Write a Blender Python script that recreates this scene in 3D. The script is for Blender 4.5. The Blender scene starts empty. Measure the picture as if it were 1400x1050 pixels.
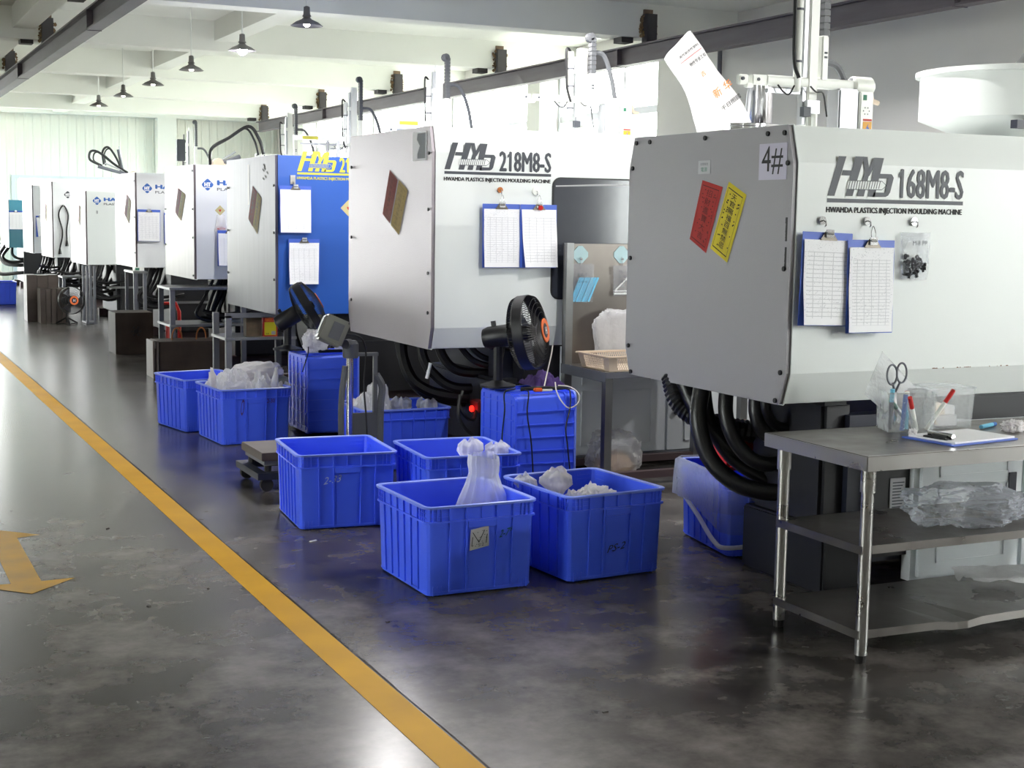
import bpy, bmesh, math, random
from mathutils import Vector, Matrix, noise
PI = math.pi
scn = bpy.context.scene
COL = scn.collection
random.seed(7)

# ------------------------------------------------------------------ camera
FPX = 1964.0                                  # focal length in pixels of the 1400 px wide frame (about 50 mm)
def _d(px, py):
    return Vector(((px-700)/FPX, -(py-525)/FPX, -1.0))
_Y = _d(-229, 285).normalized()               # direction of the aisle
_X = _d(4894, 362); _X = (_X - _Y*_X.dot(_Y)).normalized()
_Z = _X.cross(_Y)
cam_data = bpy.data.cameras.new('camera')
cam_data.sensor_width = 36.0
cam_data.lens = FPX/1400*36.0
cam_data.clip_end = 300
cam = bpy.data.objects.new('camera', cam_data)
COL.objects.link(cam)
cam.matrix_world = Matrix.Translation((0, 0, 1.65)) @ Matrix((_X, _Y, _Z)).to_4x4()
scn.camera = cam

# ------------------------------------------------------------------ world: bright overcast daylight
world = bpy.data.worlds.new('world'); scn.world = world
world.use_nodes = True
bg = world.node_tree.nodes['Background']
bg.inputs['Color'].default_value = (0.97, 1.0, 1.0, 1)
bg.inputs['Strength'].default_value = 16.0

# ------------------------------------------------------------------ exposure
vs = scn.view_settings
vs.view_transform = 'Standard'; vs.look = 'None'; vs.gamma = 1.0; vs.use_curve_mapping = False
vs.exposure = 0.38
LAMP_W = 150.0        # watts of one lit pendant lamp

# ------------------------------------------------------------------ materials
def lin(c):
    return tuple(((v/255)/12.92 if v/255 <= .04045 else ((v/255+.055)/1.055)**2.4) for v in c)
MATS = {}
def pm(name, col, rough=.5, metal=0.0, bump=None, var=None, alpha=1.0, trans=0.0, emit=None, spec=.5, coat=0.0, rvar=None, aniso=None):
    """procedural principled material; col is sRGB 0-255; var=(scale, amount, colour2); bump=(scale, strength)"""
    if name in MATS: return MATS[name]
    m = bpy.data.materials.new(name); m.use_nodes = True
    nt = m.node_tree; N = nt.nodes; L = nt.links
    b = N['Principled BSDF']
    b.inputs['Base Color'].default_value = (*lin(col), 1)
    b.inputs['Roughness'].default_value = rough
    b.inputs['Metallic'].default_value = metal
    b.inputs['Specular IOR Level'].default_value = spec
    b.inputs['Alpha'].default_value = alpha
    b.inputs['Transmission Weight'].default_value = trans
    b.inputs['Coat Weight'].default_value = coat
    tc = N.new('ShaderNodeTexCoord')
    def nz(scale, detail=4, stretch=None):
        t = N.new('ShaderNodeTexNoise'); t.inputs['Scale'].default_value = scale; t.inputs['Detail'].default_value = detail
        if stretch:
            mp = N.new('ShaderNodeMapping'); mp.inputs['Scale'].default_value = stretch
            L.new(tc.outputs['Object'], mp.inputs['Vector']); L.new(mp.outputs['Vector'], t.inputs['Vector'])
        else: L.new(tc.outputs['Object'], t.inputs['Vector'])
        return t
    if var:
        t = nz(var[0], 5, var[3] if len(var) > 3 else None)
        r = N.new('ShaderNodeValToRGB'); r.color_ramp.elements[0].position = .5-var[1]/2; r.color_ramp.elements[1].position = .5+var[1]/2
        r.color_ramp.elements[0].color = (*lin(var[2]), 1); r.color_ramp.elements[1].color = (*lin(col), 1)
        L.new(t.outputs['Fac'], r.inputs['Fac']); L.new(r.outputs['Color'], b.inputs['Base Color'])
    if rvar:
        t = nz(rvar[0]); mr = N.new('ShaderNodeMapRange')
        mr.inputs['From Min'].default_value = .2; mr.inputs['From Max'].default_value = .8
        mr.inputs['To Min'].default_value = rvar[1]; mr.inputs['To Max'].default_value = rvar[2]
        L.new(t.outputs['Fac'], mr.inputs['Value']); L.new(mr.outputs['Result'], b.inputs['Roughness'])
    if bump:
        t = nz(bump[0], 3); bp = N.new('ShaderNodeBump'); bp.inputs['Strength'].default_value = bump[1]; bp.inputs['Distance'].default_value = .01
        L.new(t.outputs['Fac'], bp.inputs['Height']); L.new(bp.outputs['Normal'], b.inputs['Normal'])
    if emit:
        b.inputs['Emission Color'].default_value = (*lin(emit[0]), 1); b.inputs['Emission Strength'].default_value = emit[1]
    MATS[name] = m
    return m

def m_floor():
    m = pm('polished_concrete', (98, 95, 96), .3, spec=.21)
    nt = m.node_tree; N = nt.nodes; L = nt.links; b = N['Principled BSDF']
    tc = N.new('ShaderNodeTexCoord')
    def noi(sc, det, ro=.6):
        t = N.new('ShaderNodeTexNoise'); t.inputs['Scale'].default_value = sc; t.inputs['Detail'].default_value = det; t.inputs['Roughness'].default_value = ro
        L.new(tc.outputs['Object'], t.inputs['Vector']); return t
    a = noi(.8, 8, .68); c = noi(2.6, 9, .68); e = noi(5, 3)
    r1 = N.new('ShaderNodeValToRGB')
    r1.color_ramp.elements[0].position = .38; r1.color_ramp.elements[0].color = (*lin((42, 39, 38)), 1)
    r1.color_ramp.elements[1].position = .62; r1.color_ramp.elements[1].color = (*lin((84, 79, 76)), 1)
    L.new(a.outputs['Fac'], r1.inputs['Fac'])
    r2 = N.new('ShaderNodeValToRGB')
    r2.color_ramp.elements[0].position = .45; r2.color_ramp.elements[0].color = (0, 0, 0, 1)
    r2.color_ramp.elements[1].position = .74; r2.color_ramp.elements[1].color = (.75, .75, .75, 1)
    L.new(c.outputs['Fac'], r2.inputs['Fac'])
    mx = N.new('ShaderNodeMix'); mx.data_type = 'RGBA'
    L.new(r2.outputs['Color'], mx.inputs['Factor']); L.new(r1.outputs['Color'], mx.inputs['A'])
    mx.inputs['B'].default_value = (*lin((124, 118, 114)), 1)
    L.new(mx.outputs['Result'], b.inputs['Base Color'])
    mr = N.new('ShaderNodeMapRange'); mr.inputs['From Min'].default_value = .2; mr.inputs['From Max'].default_value = .8
    mr.inputs['To Min'].default_value = .22; mr.inputs['To Max'].default_value = .265
    L.new(c.outputs['Fac'], mr.inputs['Value']); L.new(mr.outputs['Result'], b.inputs['Roughness'])
    bp = N.new('ShaderNodeBump'); bp.inputs['Strength'].default_value = .04; bp.inputs['Distance'].default_value = .01
    L.new(e.outputs['Fac'], bp.inputs['Height']); L.new(bp.outputs['Normal'], b.inputs['Normal'])
    return m

def m_glass():
    m = bpy.data.materials.new('window_glass'); m.use_nodes = True
    nt = m.node_tree; N = nt.nodes; L = nt.links; N.clear()
    o = N.new('ShaderNodeOutputMaterial'); mix = N.new('ShaderNodeMixShader'); t = N.new('ShaderNodeBsdfTransparent'); g = N.new('ShaderNodeBsdfGlossy')
    g.inputs['Roughness'].default_value = .05; mix.inputs[0].default_value = .06
    t.inputs['Color'].default_value = (.96, .97, .96, 1)
    L.new(t.outputs[0], mix.inputs[1]); L.new(g.outputs[0], mix.inputs[2]); L.new(mix.outputs[0], o.inputs[0])
    return m

def m_film(name, col=(240, 242, 244), opac=.30, rough=.22, bump=60, edge=.45):
    """thin plastic film: part see-through, part white scatter, with a gloss"""
    if name in MATS: return MATS[name]
    m = bpy.data.materials.new(name); m.use_nodes = True
    nt = m.node_tree; N = nt.nodes; L = nt.links; N.clear()
    o = N.new('ShaderNodeOutputMaterial'); t = N.new('ShaderNodeBsdfTransparent'); p = N.new('ShaderNodeBsdfPrincipled'); mix = N.new('ShaderNodeMixShader')
    p.inputs['Base Color'].default_value = (*lin(col), 1); p.inputs['Roughness'].default_value = rough
    tr = N.new('ShaderNodeBsdfTranslucent'); tr.inputs['Color'].default_value = (*lin(col), 1)
    m2 = N.new('ShaderNodeMixShader'); m2.inputs[0].default_value = .35
    L.new(p.outputs[0], m2.inputs[1]); L.new(tr.outputs[0], m2.inputs[2])
    tc = N.new('ShaderNodeTexCoord'); nz = N.new('ShaderNodeTexNoise'); nz.inputs['Scale'].default_value = bump; nz.inputs['Detail'].default_value = 3
    L.new(tc.outputs['Object'], nz.inputs['Vector'])
    bp = N.new('ShaderNodeBump'); bp.inputs['Strength'].default_value = .8; bp.inputs['Distance'].default_value = .008
    L.new(nz.outputs['Fac'], bp.inputs['Height']); L.new(bp.outputs['Normal'], p.inputs['Normal'])
    lw = N.new('ShaderNodeLayerWeight'); lw.inputs['Blend'].default_value = .35
    mr = N.new('ShaderNodeMapRange'); mr.inputs['To Min'].default_value = opac; mr.inputs['To Max'].default_value = min(1, opac+edge)
    L.new(lw.outputs['Facing'], mr.inputs['Value']); L.new(mr.outputs['Result'], mix.inputs[0])
    L.new(t.outputs[0], mix.inputs[1]); L.new(m2.outputs[0], mix.inputs[2]); L.new(mix.outputs[0], o.inputs[0])
    MATS[name] = m
    return m

def m_form(name, nx, nz_, ink=(120, 122, 135), scrib=True, paper=(245, 245, 248)):
    """printed form: ruled grid and handwriting-like flecks on paper (object x across, z down)"""
    m = pm(name, paper, .7)
    nt = m.node_tree; N = nt.nodes; L = nt.links; b = N['Principled BSDF']
    tc = N.new('ShaderNodeTexCoord'); sp = N.new('ShaderNodeSeparateXYZ'); L.new(tc.outputs['Generated'], sp.inputs[0])
    def math_(op, a, bb):
        n = N.new('ShaderNodeMath'); n.operation = op
        for i, v in enumerate((a, bb)):
            if isinstance(v, (int, float)): n.inputs[i].default_value = v
            elif v is not None: L.new(v, n.inputs[i])
        return n.outputs[0]
    lx = math_('LESS_THAN', math_('FRACT', math_('MULTIPLY', sp.outputs['X'], nx), None), .07)
    lz = math_('LESS_THAN', math_('FRACT', math_('MULTIPLY', sp.outputs['Z'], nz_), None), .16)
    ln = math_('MAXIMUM', lx, lz)
    # margins without ruling
    for ax, lo, hi in (('X', .07, .93), ('Z', .08, .86)):
        ln = math_('MULTIPLY', ln, math_('GREATER_THAN', sp.outputs[ax], lo)); ln = math_('MULTIPLY', ln, math_('LESS_THAN', sp.outputs[ax], hi))
    ln = math_('MULTIPLY', ln, .38)
    if scrib:
        mp = N.new('ShaderNodeMapping'); mp.inputs['Scale'].default_value = (26, 1, 60); L.new(tc.outputs['Generated'], mp.inputs['Vector'])
        t = N.new('ShaderNodeTexNoise'); t.inputs['Scale'].default_value = 1.2; t.inputs['Detail'].default_value = 2; L.new(mp.outputs[0], t.inputs['Vector'])
        s = math_('GREATER_THAN', t.outputs['Fac'], .64)
        s = math_('MULTIPLY', s, math_('GREATER_THAN', sp.outputs['Z'], .1)); s = math_('MULTIPLY', s, .36)
        ln = math_('MAXIMUM', ln, s)
    mx = N.new('ShaderNodeMix'); mx.data_type = 'RGBA'
    L.new(ln, mx.inputs['Factor']); mx.inputs['A'].default_value = (*lin(paper), 1); mx.inputs['B'].default_value = (*lin(ink), 1)
    L.new(mx.outputs['Result'], b.inputs['Base Color'])
    return m

M = dict(
    floor=m_floor(), glass=m_glass(),
    yellow=pm('yellow_floor_paint', (206, 154, 6), .5, spec=.1, var=(3, .5, (186, 138, 10))),
    arrow=pm('worn_yellow_floor_paint', (172, 130, 36), .5, spec=.1, var=(6, .6, (140, 112, 56))),
    crack=pm('dark_joint', (42, 36, 32), .8),
    plaster=pm('white_plaster', (246, 247, 240), .8, var=(1.2, .8, (238, 239, 232))),
    wallgrey=pm('grey_plaster_wall', (232, 230, 226), .85, var=(.7, .8, (218, 216, 213))),
    panel=pm('corrugated_panel', (240, 240, 230), .5, bump=(9, .05)),
    steel=pm('painted_steel_beam', (104, 98, 106), .5, metal=.2, var=(2.2, .7, (82, 74, 80), (.6, .6, 6))),
    post=pm('dark_hanger_post', (70, 68, 72), .7, var=(6, .6, (50, 46, 46))),
    rust=pm('weld_splatter', (78, 68, 58), .9, var=(30, .4, (150, 120, 80))),
    white=pm('white_machine_paint', (226, 230, 228), .32, bump=(260, .05)),
    white2=pm('pale_grey_machine_paint', (226, 228, 230), .34, bump=(220, .05)),
    cabwhite=pm('white_cabinet_paint', (214, 219, 222), .4),
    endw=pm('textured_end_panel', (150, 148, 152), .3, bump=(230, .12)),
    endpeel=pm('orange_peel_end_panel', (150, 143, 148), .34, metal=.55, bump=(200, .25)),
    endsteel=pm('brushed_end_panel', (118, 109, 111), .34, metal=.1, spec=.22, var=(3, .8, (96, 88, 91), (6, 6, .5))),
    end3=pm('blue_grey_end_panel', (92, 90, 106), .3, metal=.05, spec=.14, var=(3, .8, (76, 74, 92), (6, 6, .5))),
    blue_m=pm('blue_machine_paint', (38, 88, 178), .35, bump=(200, .05)),
    teal=pm('teal_machine_paint', (74, 152, 176), .4),
    black=pm('black_paint', (20, 20, 23), .45),
    bed=pm('dark_machine_bed', (26, 27, 32), .5, var=(4, .6, (18, 18, 22))),
    navy=pm('navy_bed', (24, 28, 44), .45),
    hose=pm('black_rubber_hose', (22, 22, 24), .38, bump=(80, .1)),
    greyhose=pm('grey_corrugated_hose', (96, 98, 102), .5),
    chrome=pm('chrome', (215, 215, 218), .12, metal=1),
    ss=pm('stainless_steel', (168, 166, 163), .27, metal=.95, rvar=(7, .2, .42)),
    ssdirty=pm('scratched_stainless', (140, 136, 132), .34, metal=.85, var=(2.6, .7, (86, 82, 78)), rvar=(5, .2, .5), bump=(3, .12)),
    gsteel=pm('grey_painted_angle_steel', (104, 106, 114), .5, var=(5, .6, (84, 86, 94))),
    clipm=pm('dull_clip_metal', (112, 106, 98), .35, metal=.85),
    rackss=pm('dull_rack_panel', (128, 122, 116), .32, metal=.9, var=(3, .7, (104, 98, 94))),
    tin=pm('galvanised_sheet', (150, 152, 152), .35, metal=.7, var=(4, .6, (120, 120, 120))),
    mould=pm('oily_tool_steel', (74, 64, 58), .55, metal=.15, spec=.2, var=(5, .7, (48, 41, 37))),
    mouldlt=pm('ground_tool_steel', (112, 102, 97), .45, metal=.3, spec=.3, var=(4, .6, (84, 75, 71))),
    copper=pm('copper_rod', (176, 110, 66), .35, metal=.8),
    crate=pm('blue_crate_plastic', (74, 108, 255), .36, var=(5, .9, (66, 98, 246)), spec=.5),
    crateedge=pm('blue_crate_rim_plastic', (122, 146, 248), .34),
    ink_w=pm('white_marker', (170, 185, 225), .6), ink_g=pm('green_marker', (28, 92, 96), .6), ink_k=pm('dark_marker', (26, 24, 60), .6),
    ink_p=pm('purple_marker', (84, 38, 110), .6),
    ink=pm('charcoal_print', (62, 66, 74), .5), ink_y=pm('yellow_print', (196, 190, 64), .5), ink_b=pm('blue_print', (44, 96, 176), .5),
    inkblk=pm('black_print', (24, 22, 26), .6), inkred=pm('red_print', (186, 52, 40), .6), inkor=pm('orange_print', (238, 138, 52), .6), inkgrn=pm('green_print', (52, 120, 92), .6),
    paper=pm('white_paper', (236, 236, 238), .75), label=pm('lilac_label_card', (186, 182, 200), .35), stick=pm('grey_sticker', (178, 178, 182), .5),
    red_pap=pm('red_charm_paper', (178, 48, 42), .7, var=(12, .6, (158, 40, 38))), yel_pap=pm('yellow_charm_paper', (214, 196, 42), .7, var=(12, .6, (190, 172, 40))),
    dred=pm('faded_red_charm_paper', (128, 54, 48), .65), dyel=pm('faded_yellow_charm_paper', (158, 134, 74), .65),
    warn=pm('warning_yellow', (222, 158, 34), .5),
    cb=pm('blue_clipboard', (66, 98, 196), .4),
    form1=m_form('ruled_form', 6, 26), form2=m_form('wrinkled_form', 5, 20, (130, 130, 140)), form3=m_form('plain_list_form', 4, 22, (150, 152, 165), False),
    redp=pm('red_paint', (196, 34, 30), .4), dkred=pm('dark_red_box', (110, 20, 22), .5),
    orange=pm('orange_badge', (232, 110, 48), .45),
    silver=pm('grey_aluminium_profile', (178, 180, 184), .35, metal=.6), gwhite=pm('white_robot_paint', (236, 238, 232), .35), chain=pm('grey_cable_chain', (92, 94, 98), .5),
    cream=pm('cream_plastic', (216, 198, 178), .5), tan=pm('brown_box', (92, 74, 56), .7, var=(30, .5, (70, 60, 44))),
    purple=pm('purple_cloth', (58, 36, 92), .95, bump=(120, .4)),
    wire_w=pm('white_wire', (214, 208, 198), .5), wire_k=pm('black_wire', (22, 22, 24), .5),
    olive=pm('grey_olive_casing', (112, 112, 104), .4), scaleg=pm('grey_scale_paint', (92, 94, 98), .5, var=(6, .6, (74, 76, 80))), plat=pm('brown_scale_plate', (92, 80, 74), .5, metal=.3, var=(5, .7, (72, 62, 58))),
    glassdark=pm('dark_safety_window', (66, 70, 78), .12, coat=.3, var=(2, .6, (50, 52, 60))),
    film=m_film('clear_plastic_film'), film0=m_film('thin_liner_film', (225, 230, 240), .14), film2=m_film('milky_plastic_film', (248, 248, 250), .55, .25, 45), film3=m_film('white_plastic_film', (248, 245, 246), .84, .35, 40),
    bin=m_film('clear_bin_plastic', (240, 244, 246), .17, .15, 5, .25),
    fill=pm('white_pellets', (232, 228, 220), .8, bump=(90, .5)), fillt=pm('beige_scrap', (206, 176, 146), .8, bump=(60, .6)),
    sack=pm('woven_white_sack', (228, 226, 226), .6, bump=(160, .1)),
    cyan=pm('light_blue_plastic', (108, 190, 222), .4), hookblue=pm('pale_blue_hook_plate', (166, 196, 200), .4),
    foot=pm('black_rubber_foot', (24, 22, 22), .7), bulb=pm('lit_bulb', (255, 255, 255), .4, emit=((244, 240, 255), 60)), bulboff=pm('dim_bulb', (255, 255, 250), .4, emit=((255, 250, 240), 14)),
    shade=pm('grey_enamel_shade', (120, 118, 116), .4, metal=.3), led=pm('red_indicator_lens', (255, 40, 30), .4, emit=((255, 30, 20), 3)),
    maroon=pm('maroon_skid', (84, 68, 70), .6),
)
for k in ('wallgrey',): pass

# ------------------------------------------------------------------ mesh helpers
class MB:
    def __init__(s): s.v = []; s.f = []
    def add(s, vs_, fs):
        o = len(s.v); s.v.extend(tuple(p) for p in vs_); s.f.extend(tuple(i+o for i in f) for f in fs); return s
    def box(s, x0, x1, y0, y1, z0, z1, mat=None):
        p = [Vector((x, y, z)) for z in (z0, z1) for y in (y0, y1) for x in (x0, x1)]
        if mat: p = [mat @ q for q in p]
        return s.add(p, [(0, 2, 3, 1), (4, 5, 7, 6), (0, 1, 5, 4), (2, 6, 7, 3), (0, 4, 6, 2), (1, 3, 7, 5)])
    def prism(s, poly, axis, a, b):
        """extrude a 2-D polygon along axis: x -> poly is (y,z); y -> (x,z); z -> (x,y)"""
        def P(u, v, w): return {'x': (w, u, v), 'y': (u, w, v), 'z': (u, v, w)}[axis]
        n = len(poly)
        return s.add([P(u, v, a) for u, v in poly]+[P(u, v, b) for u, v in poly],
                     [tuple(range(n)), tuple(range(2*n-1, n-1, -1))]+[(i, (i+1) % n, n+(i+1) % n, n+i) for i in range(n)])
    def cyl(s, p0, p1, r0, r1=None, n=12, caps=True):
        r1 = r0 if r1 is None else r1
        p0, p1 = Vector(p0), Vector(p1); d = (p1-p0).normalized()
        a = d.orthogonal().normalized(); b = d.cross(a)
        vs_ = []
        for p, r in ((p0, r0), (p1, r1)):
            vs_ += [p+(a*math.cos(2*PI*i/n)+b*math.sin(2*PI*i/n))*r for i in range(n)]
        fs = [(i, (i+1) % n, n+(i+1) % n, n+i) for i in range(n)]
        if caps: fs += [tuple(range(n-1, -1, -1)), tuple(range(n, 2*n))]
        return s.add(vs_, fs)
    def tube(s, pts, r, n=7, closed=False):
        pts = [Vector(p) for p in pts]; vs_ = []; m = len(pts)
        up = None
        for i, p in enumerate(pts):
            d = (pts[(i+1) % m if closed else min(i+1, m-1)]-pts[(i-1) % m if closed else max(i-1, 0)]).normalized()
            if up is None: up = d.orthogonal().normalized()
            up = (up-d*up.dot(d)); up = up.normalized() if up.length > 1e-6 else d.orthogonal().normalized()
            b = d.cross(up); rr = r[i] if isinstance(r, (list, tuple)) else r
            vs_ += [p+(up*math.cos(2*PI*k/n)+b*math.sin(2*PI*k/n))*rr for k in range(n)]
        fs = []
        for i in range(m if closed else m-1):
            j = (i+1) % m
            fs += [(i*n+k, i*n+(k+1) % n, j*n+(k+1) % n, j*n+k) for k in range(n)]
        if not closed: fs += [tuple(range(n-1, -1, -1)), tuple((m-1)*n+k for k in range(n))]
        return s.add(vs_, fs)
    def lathe(s, prof, n=24, mat=None, fn=None, cap=True):
        """revolve (r, z) profile about z"""
        vs_ = []
        for r, z in prof:
            for k in range(n):
                a = 2*PI*k/n; p = Vector((r*math.cos(a), r*math.sin(a), z))
                if fn: p = fn(p, a)
                vs_.append(mat @ p if mat else p)
        m = len(prof)
        fs = [(i*n+k, i*n+(k+1) % n, (i+1)*n+(k+1) % n, (i+1)*n+k) for i in range(m-1) for k in range(n)]
        if cap: fs += [tuple(range(n-1, -1, -1)), tuple((m-1)*n+k for k in range(n))]
        return s.add(vs_, fs)
    def quad(s, *p): return s.add(p, [tuple(range(len(p)))])
    def mesh(s, name, mat, smooth=False, bevel=0, angle=None):
        me = bpy.data.meshes.new(name); me.from_pydata(s.v, [], s.f)
        bm = bmesh.new(); bm.from_mesh(me)
        if bevel:
            es = [e for e in bm.edges if len(e.link_faces) == 2 and e.calc_face_angle(0) > .6]
            bmesh.ops.bevel(bm, geom=es, offset=bevel, segments=2, affect='EDGES', clamp_overlap=True)
        bmesh.ops.recalc_face_normals(bm, faces=bm.faces)
        bm.to_mesh(me); bm.free()
        if smooth:
            me.polygons.foreach_set('use_smooth', [True]*len(me.polygons))
            if angle is not None and hasattr(me, 'set_sharp_from_angle'): me.set_sharp_from_angle(angle=angle)
        me.materials.append(mat)
        return me
    def build(s, name, mat, parent=None, smooth=False, bevel=0, angle=.7):
        return put(name, s.mesh(name, mat, smooth, bevel, angle), parent)

def put(name, me, parent=None, loc=None, rot=None):
    o = bpy.data.objects.new(name, me); COL.objects.link(o)
    if parent: o.parent = parent
    if loc is not None: o.location = loc
    if rot is not None: o.rotation_euler = rot
    return o
def tag(o, label=None, cat=None, group=None, kind=None):
    if label: o['label'] = label
    if cat: o['category'] = cat
    if group: o['group'] = group
    if kind: o['kind'] = kind
    return o
def thing(name, label, cat, loc=(0, 0, 0), rot=(0, 0, 0), group=None):
    o = bpy.data.objects.new(name, None); COL.objects.link(o); o.empty_display_size = .1
    o.location = loc; o.rotation_euler = rot
    return tag(o, label, cat, group)
def struct(o): o['kind'] = 'structure'; return o
def copy_tree(o, parent=None):
    c = o.copy(); COL.objects.link(c); c.parent = parent
    for ch in list(o.children): copy_tree(ch, c)
    return c
def spline(pts, k=8):
    """Catmull-Rom through points"""
    P = [Vector(p) for p in pts]; P = [P[0]*2-P[1]]+P+[P[-1]*2-P[-2]]; out = []
    for i in range(1, len(P)-2):
        for j in range(k):
            t = j/k; a, b, c, d = P[i-1:i+3]
            out.append(.5*((2*b)+(c-a)*t+(2*a-5*b+4*c-d)*t*t+(3*b-a-3*c+d)*t**3))
    out.append(P[-2]); return out
def hose(name, pts, r, parent=None, mat=None, k=8, n=7):
    return MB().tube(spline(pts, k), r, n).build(name, mat or M['hose'], parent, smooth=True)

_TXT = {}; _WID = {}
def text_unit(body, bold=0.0):
    """mesh outline of a text, scaled to the unit square"""
    key = (body, bold)
    if key not in _TXT:
        cu = bpy.data.curves.new('text', 'FONT'); cu.body = body; cu.offset = bold; cu.resolution_u = 2; cu.fill_mode = 'BOTH'
        ob = bpy.data.objects.new('text', cu); COL.objects.link(ob); bpy.context.view_layer.update()
        dg = bpy.context.evaluated_depsgraph_get()
        me = bpy.data.meshes.new_from_object(ob.evaluated_get(dg))
        v = [p.co.copy() for p in me.vertices]; f = [tuple(p.vertices) for p in me.polygons]
        bpy.data.objects.remove(ob); bpy.data.curves.remove(cu); bpy.data.meshes.remove(me)
        x0 = min(p.x for p in v); x1 = max(p.x for p in v); y0 = min(p.y for p in v); y1 = max(p.y for p in v)
        _WID[body] = (x0, x1)
        _TXT[key] = ([((p.x-x0)/max(1e-6, x1-x0), (p.y-y0)/max(1e-6, y1-y0)) for p in v], f)
    return _TXT[key]
def text_into(mb, body, origin, du, dv, bold=0.0):
    """write text as flat print: origin = lower-left corner, du / dv = full width / height vectors"""
    v, f = text_unit(body); o, du, dv = Vector(origin), Vector(du), Vector(dv)
    if not bold:
        mb.add([o+du*a+dv*b for a, b in v], f); return mb
    nrm = du.cross(dv).normalized()*.00025; e = bold*dv.length/max(1e-6, du.length)   # thicken the strokes with shifted copies
    for k, (sx, sy) in enumerate(((-1, 0), (1, 0), (0, .5), (0, -.5), (-.5, .4), (.5, -.4))):
        mb.add([o+du*(e+(1-2*e)*a+sx*e)+dv*(bold*.5+(1-bold)*b+sy*bold)+nrm*k for a, b in v], f)
    for i, ch in enumerate(body):                        # the figure one gets its flag
        if ch == '1' and body[:1] in '12' and 'M8' in body:
            w0 = text_unit(body[:i]+'1')[0]; x1 = 1.0
            xa, xb = _WID[body]; u1 = e+(1-2*e)*(_WID[body[:i]+'1'][1]-xa)/(xb-xa); w = .022
            mb.add([o+du*(u1-w)+dv+nrm*7, o+du*(u1-w)+dv*.80+nrm*7, o+du*(u1-w-.05)+dv*.66+nrm*7, o+du*(u1-w-.05)+dv*.8+nrm*7, o+du*(u1-w-.024)+dv*.88+nrm*7], [(0, 4, 3, 2, 1)])
    return mb
def text_front(body, x0, x1, z0, z1, y, mat, parent, bold=0.0, name='lettering'):
    mb = MB(); text_into(mb, body, (x0, y, z0), (x1-x0, 0, 0), (0, 0, z1-z0), bold)
    return flat(mb, name, mat, parent)
def flat(mb, name, mat, parent):
    me = bpy.data.meshes.new(name); me.from_pydata(mb.v, [], mb.f); me.materials.append(mat)
    return put(name, me, parent)

# ================================================================== THE HALL
XL, XR, YB, YF, ZC = -7.0, 10.3, -8.0, 36.0, 4.25
BEAMS = [-1.8, 2.5, 6.8, 11.1, 15.4, 19.7, 24.0, 28.3, 32.6]
ground = struct(MB().box(-60, 70, -60, 120, -.5, -.06).build('ground_outside', pm('outdoor_ground', (170, 170, 160), .9)))
floor = struct(MB().box(XL-.2, XR+.2, YB-.2, YF+.2, -.06, 0).build('floor', M['floor']))
def strip(name, poly, z, mat):
    mb = MB(); mb.add([(x, y, z) for x, y in poly], [tuple(range(len(poly)))]); return flat(mb, name, mat, floor)
strip('yellow_line', [(1.60, -6), (1.728, -6), (1.728, 34), (1.60, 34)], .0015, M['yellow'])
mb = MB(); random.seed(3); y = -6.0; x = 1.733
while y < 34:
    y2 = y+random.uniform(.25, .6); x2 = 1.733+random.uniform(-.003, .004); w = random.uniform(.003, .007)
    mb.add([(x, y, .002), (x+w, y, .002), (x2+w, y2, .002), (x2, y2, .002)], [(0, 1, 2, 3)]); x, y = x2, y2
flat(mb, 'floor_joint', M['crack'], floor)
strip('painted_arrow', [(.725, 6.39), (.94, 6.61), (.79, 6.6), (.79, 7.54), (.905, 7.575), (.725, 7.76), (.545, 7.575), (.66, 7.54), (.66, 6.6), (.51, 6.61)], .0015, M['arrow'])
# small litter flecks on the floor
for i, (x, y, a, l) in enumerate([(2.16, 6.93, .5, .045), (1.45, 6.2, 1.2, .02), (2.0, 5.4, .3, .018), (1.15, 6.0, 2, .02), (2.3, 4.1, .2, .02), (1.25, 7.6, .8, .02), (.62, 8.9, .1, .03)]):
    o = MB().box(-l/2, l/2, -.005, .005, 0, .004).build('paper_scrap', M['paper'] if i in (0,) else M['crack'], floor); o.location = (x, y, 0); o.rotation_euler = (0, 0, a)

# ceiling with concrete cross beams
ceiling = struct(MB().box(XL-.2, XR+.2, YB-.2, YF+.2, ZC, ZC+.2).build('ceiling', M['plaster']))
bmesh_ = MB().box(XL, XR, 0, .34, 3.85, ZC).mesh('ceiling_beam', M['plaster'])
for y in BEAMS:
    put('ceiling_beam', bmesh_, ceiling, (0, y, 0))
h = MB().prism([(0, 0), (.55, .0), (0, -.28)], 'y', 0, .34)      # haunch where a secondary beam meets
for x in (4.9, 2.3):
    for y in BEAMS[3:]:
        MB().box(x-.14, x+.14, y+.34, y+4.3, 3.98, ZC).build('secondary_beam', M['plaster'], ceiling)
MB().box(XL, XR, YF-.4, YF-.05, 3.95, ZC).build('ceiling_beam', M['plaster'], ceiling)

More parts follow.
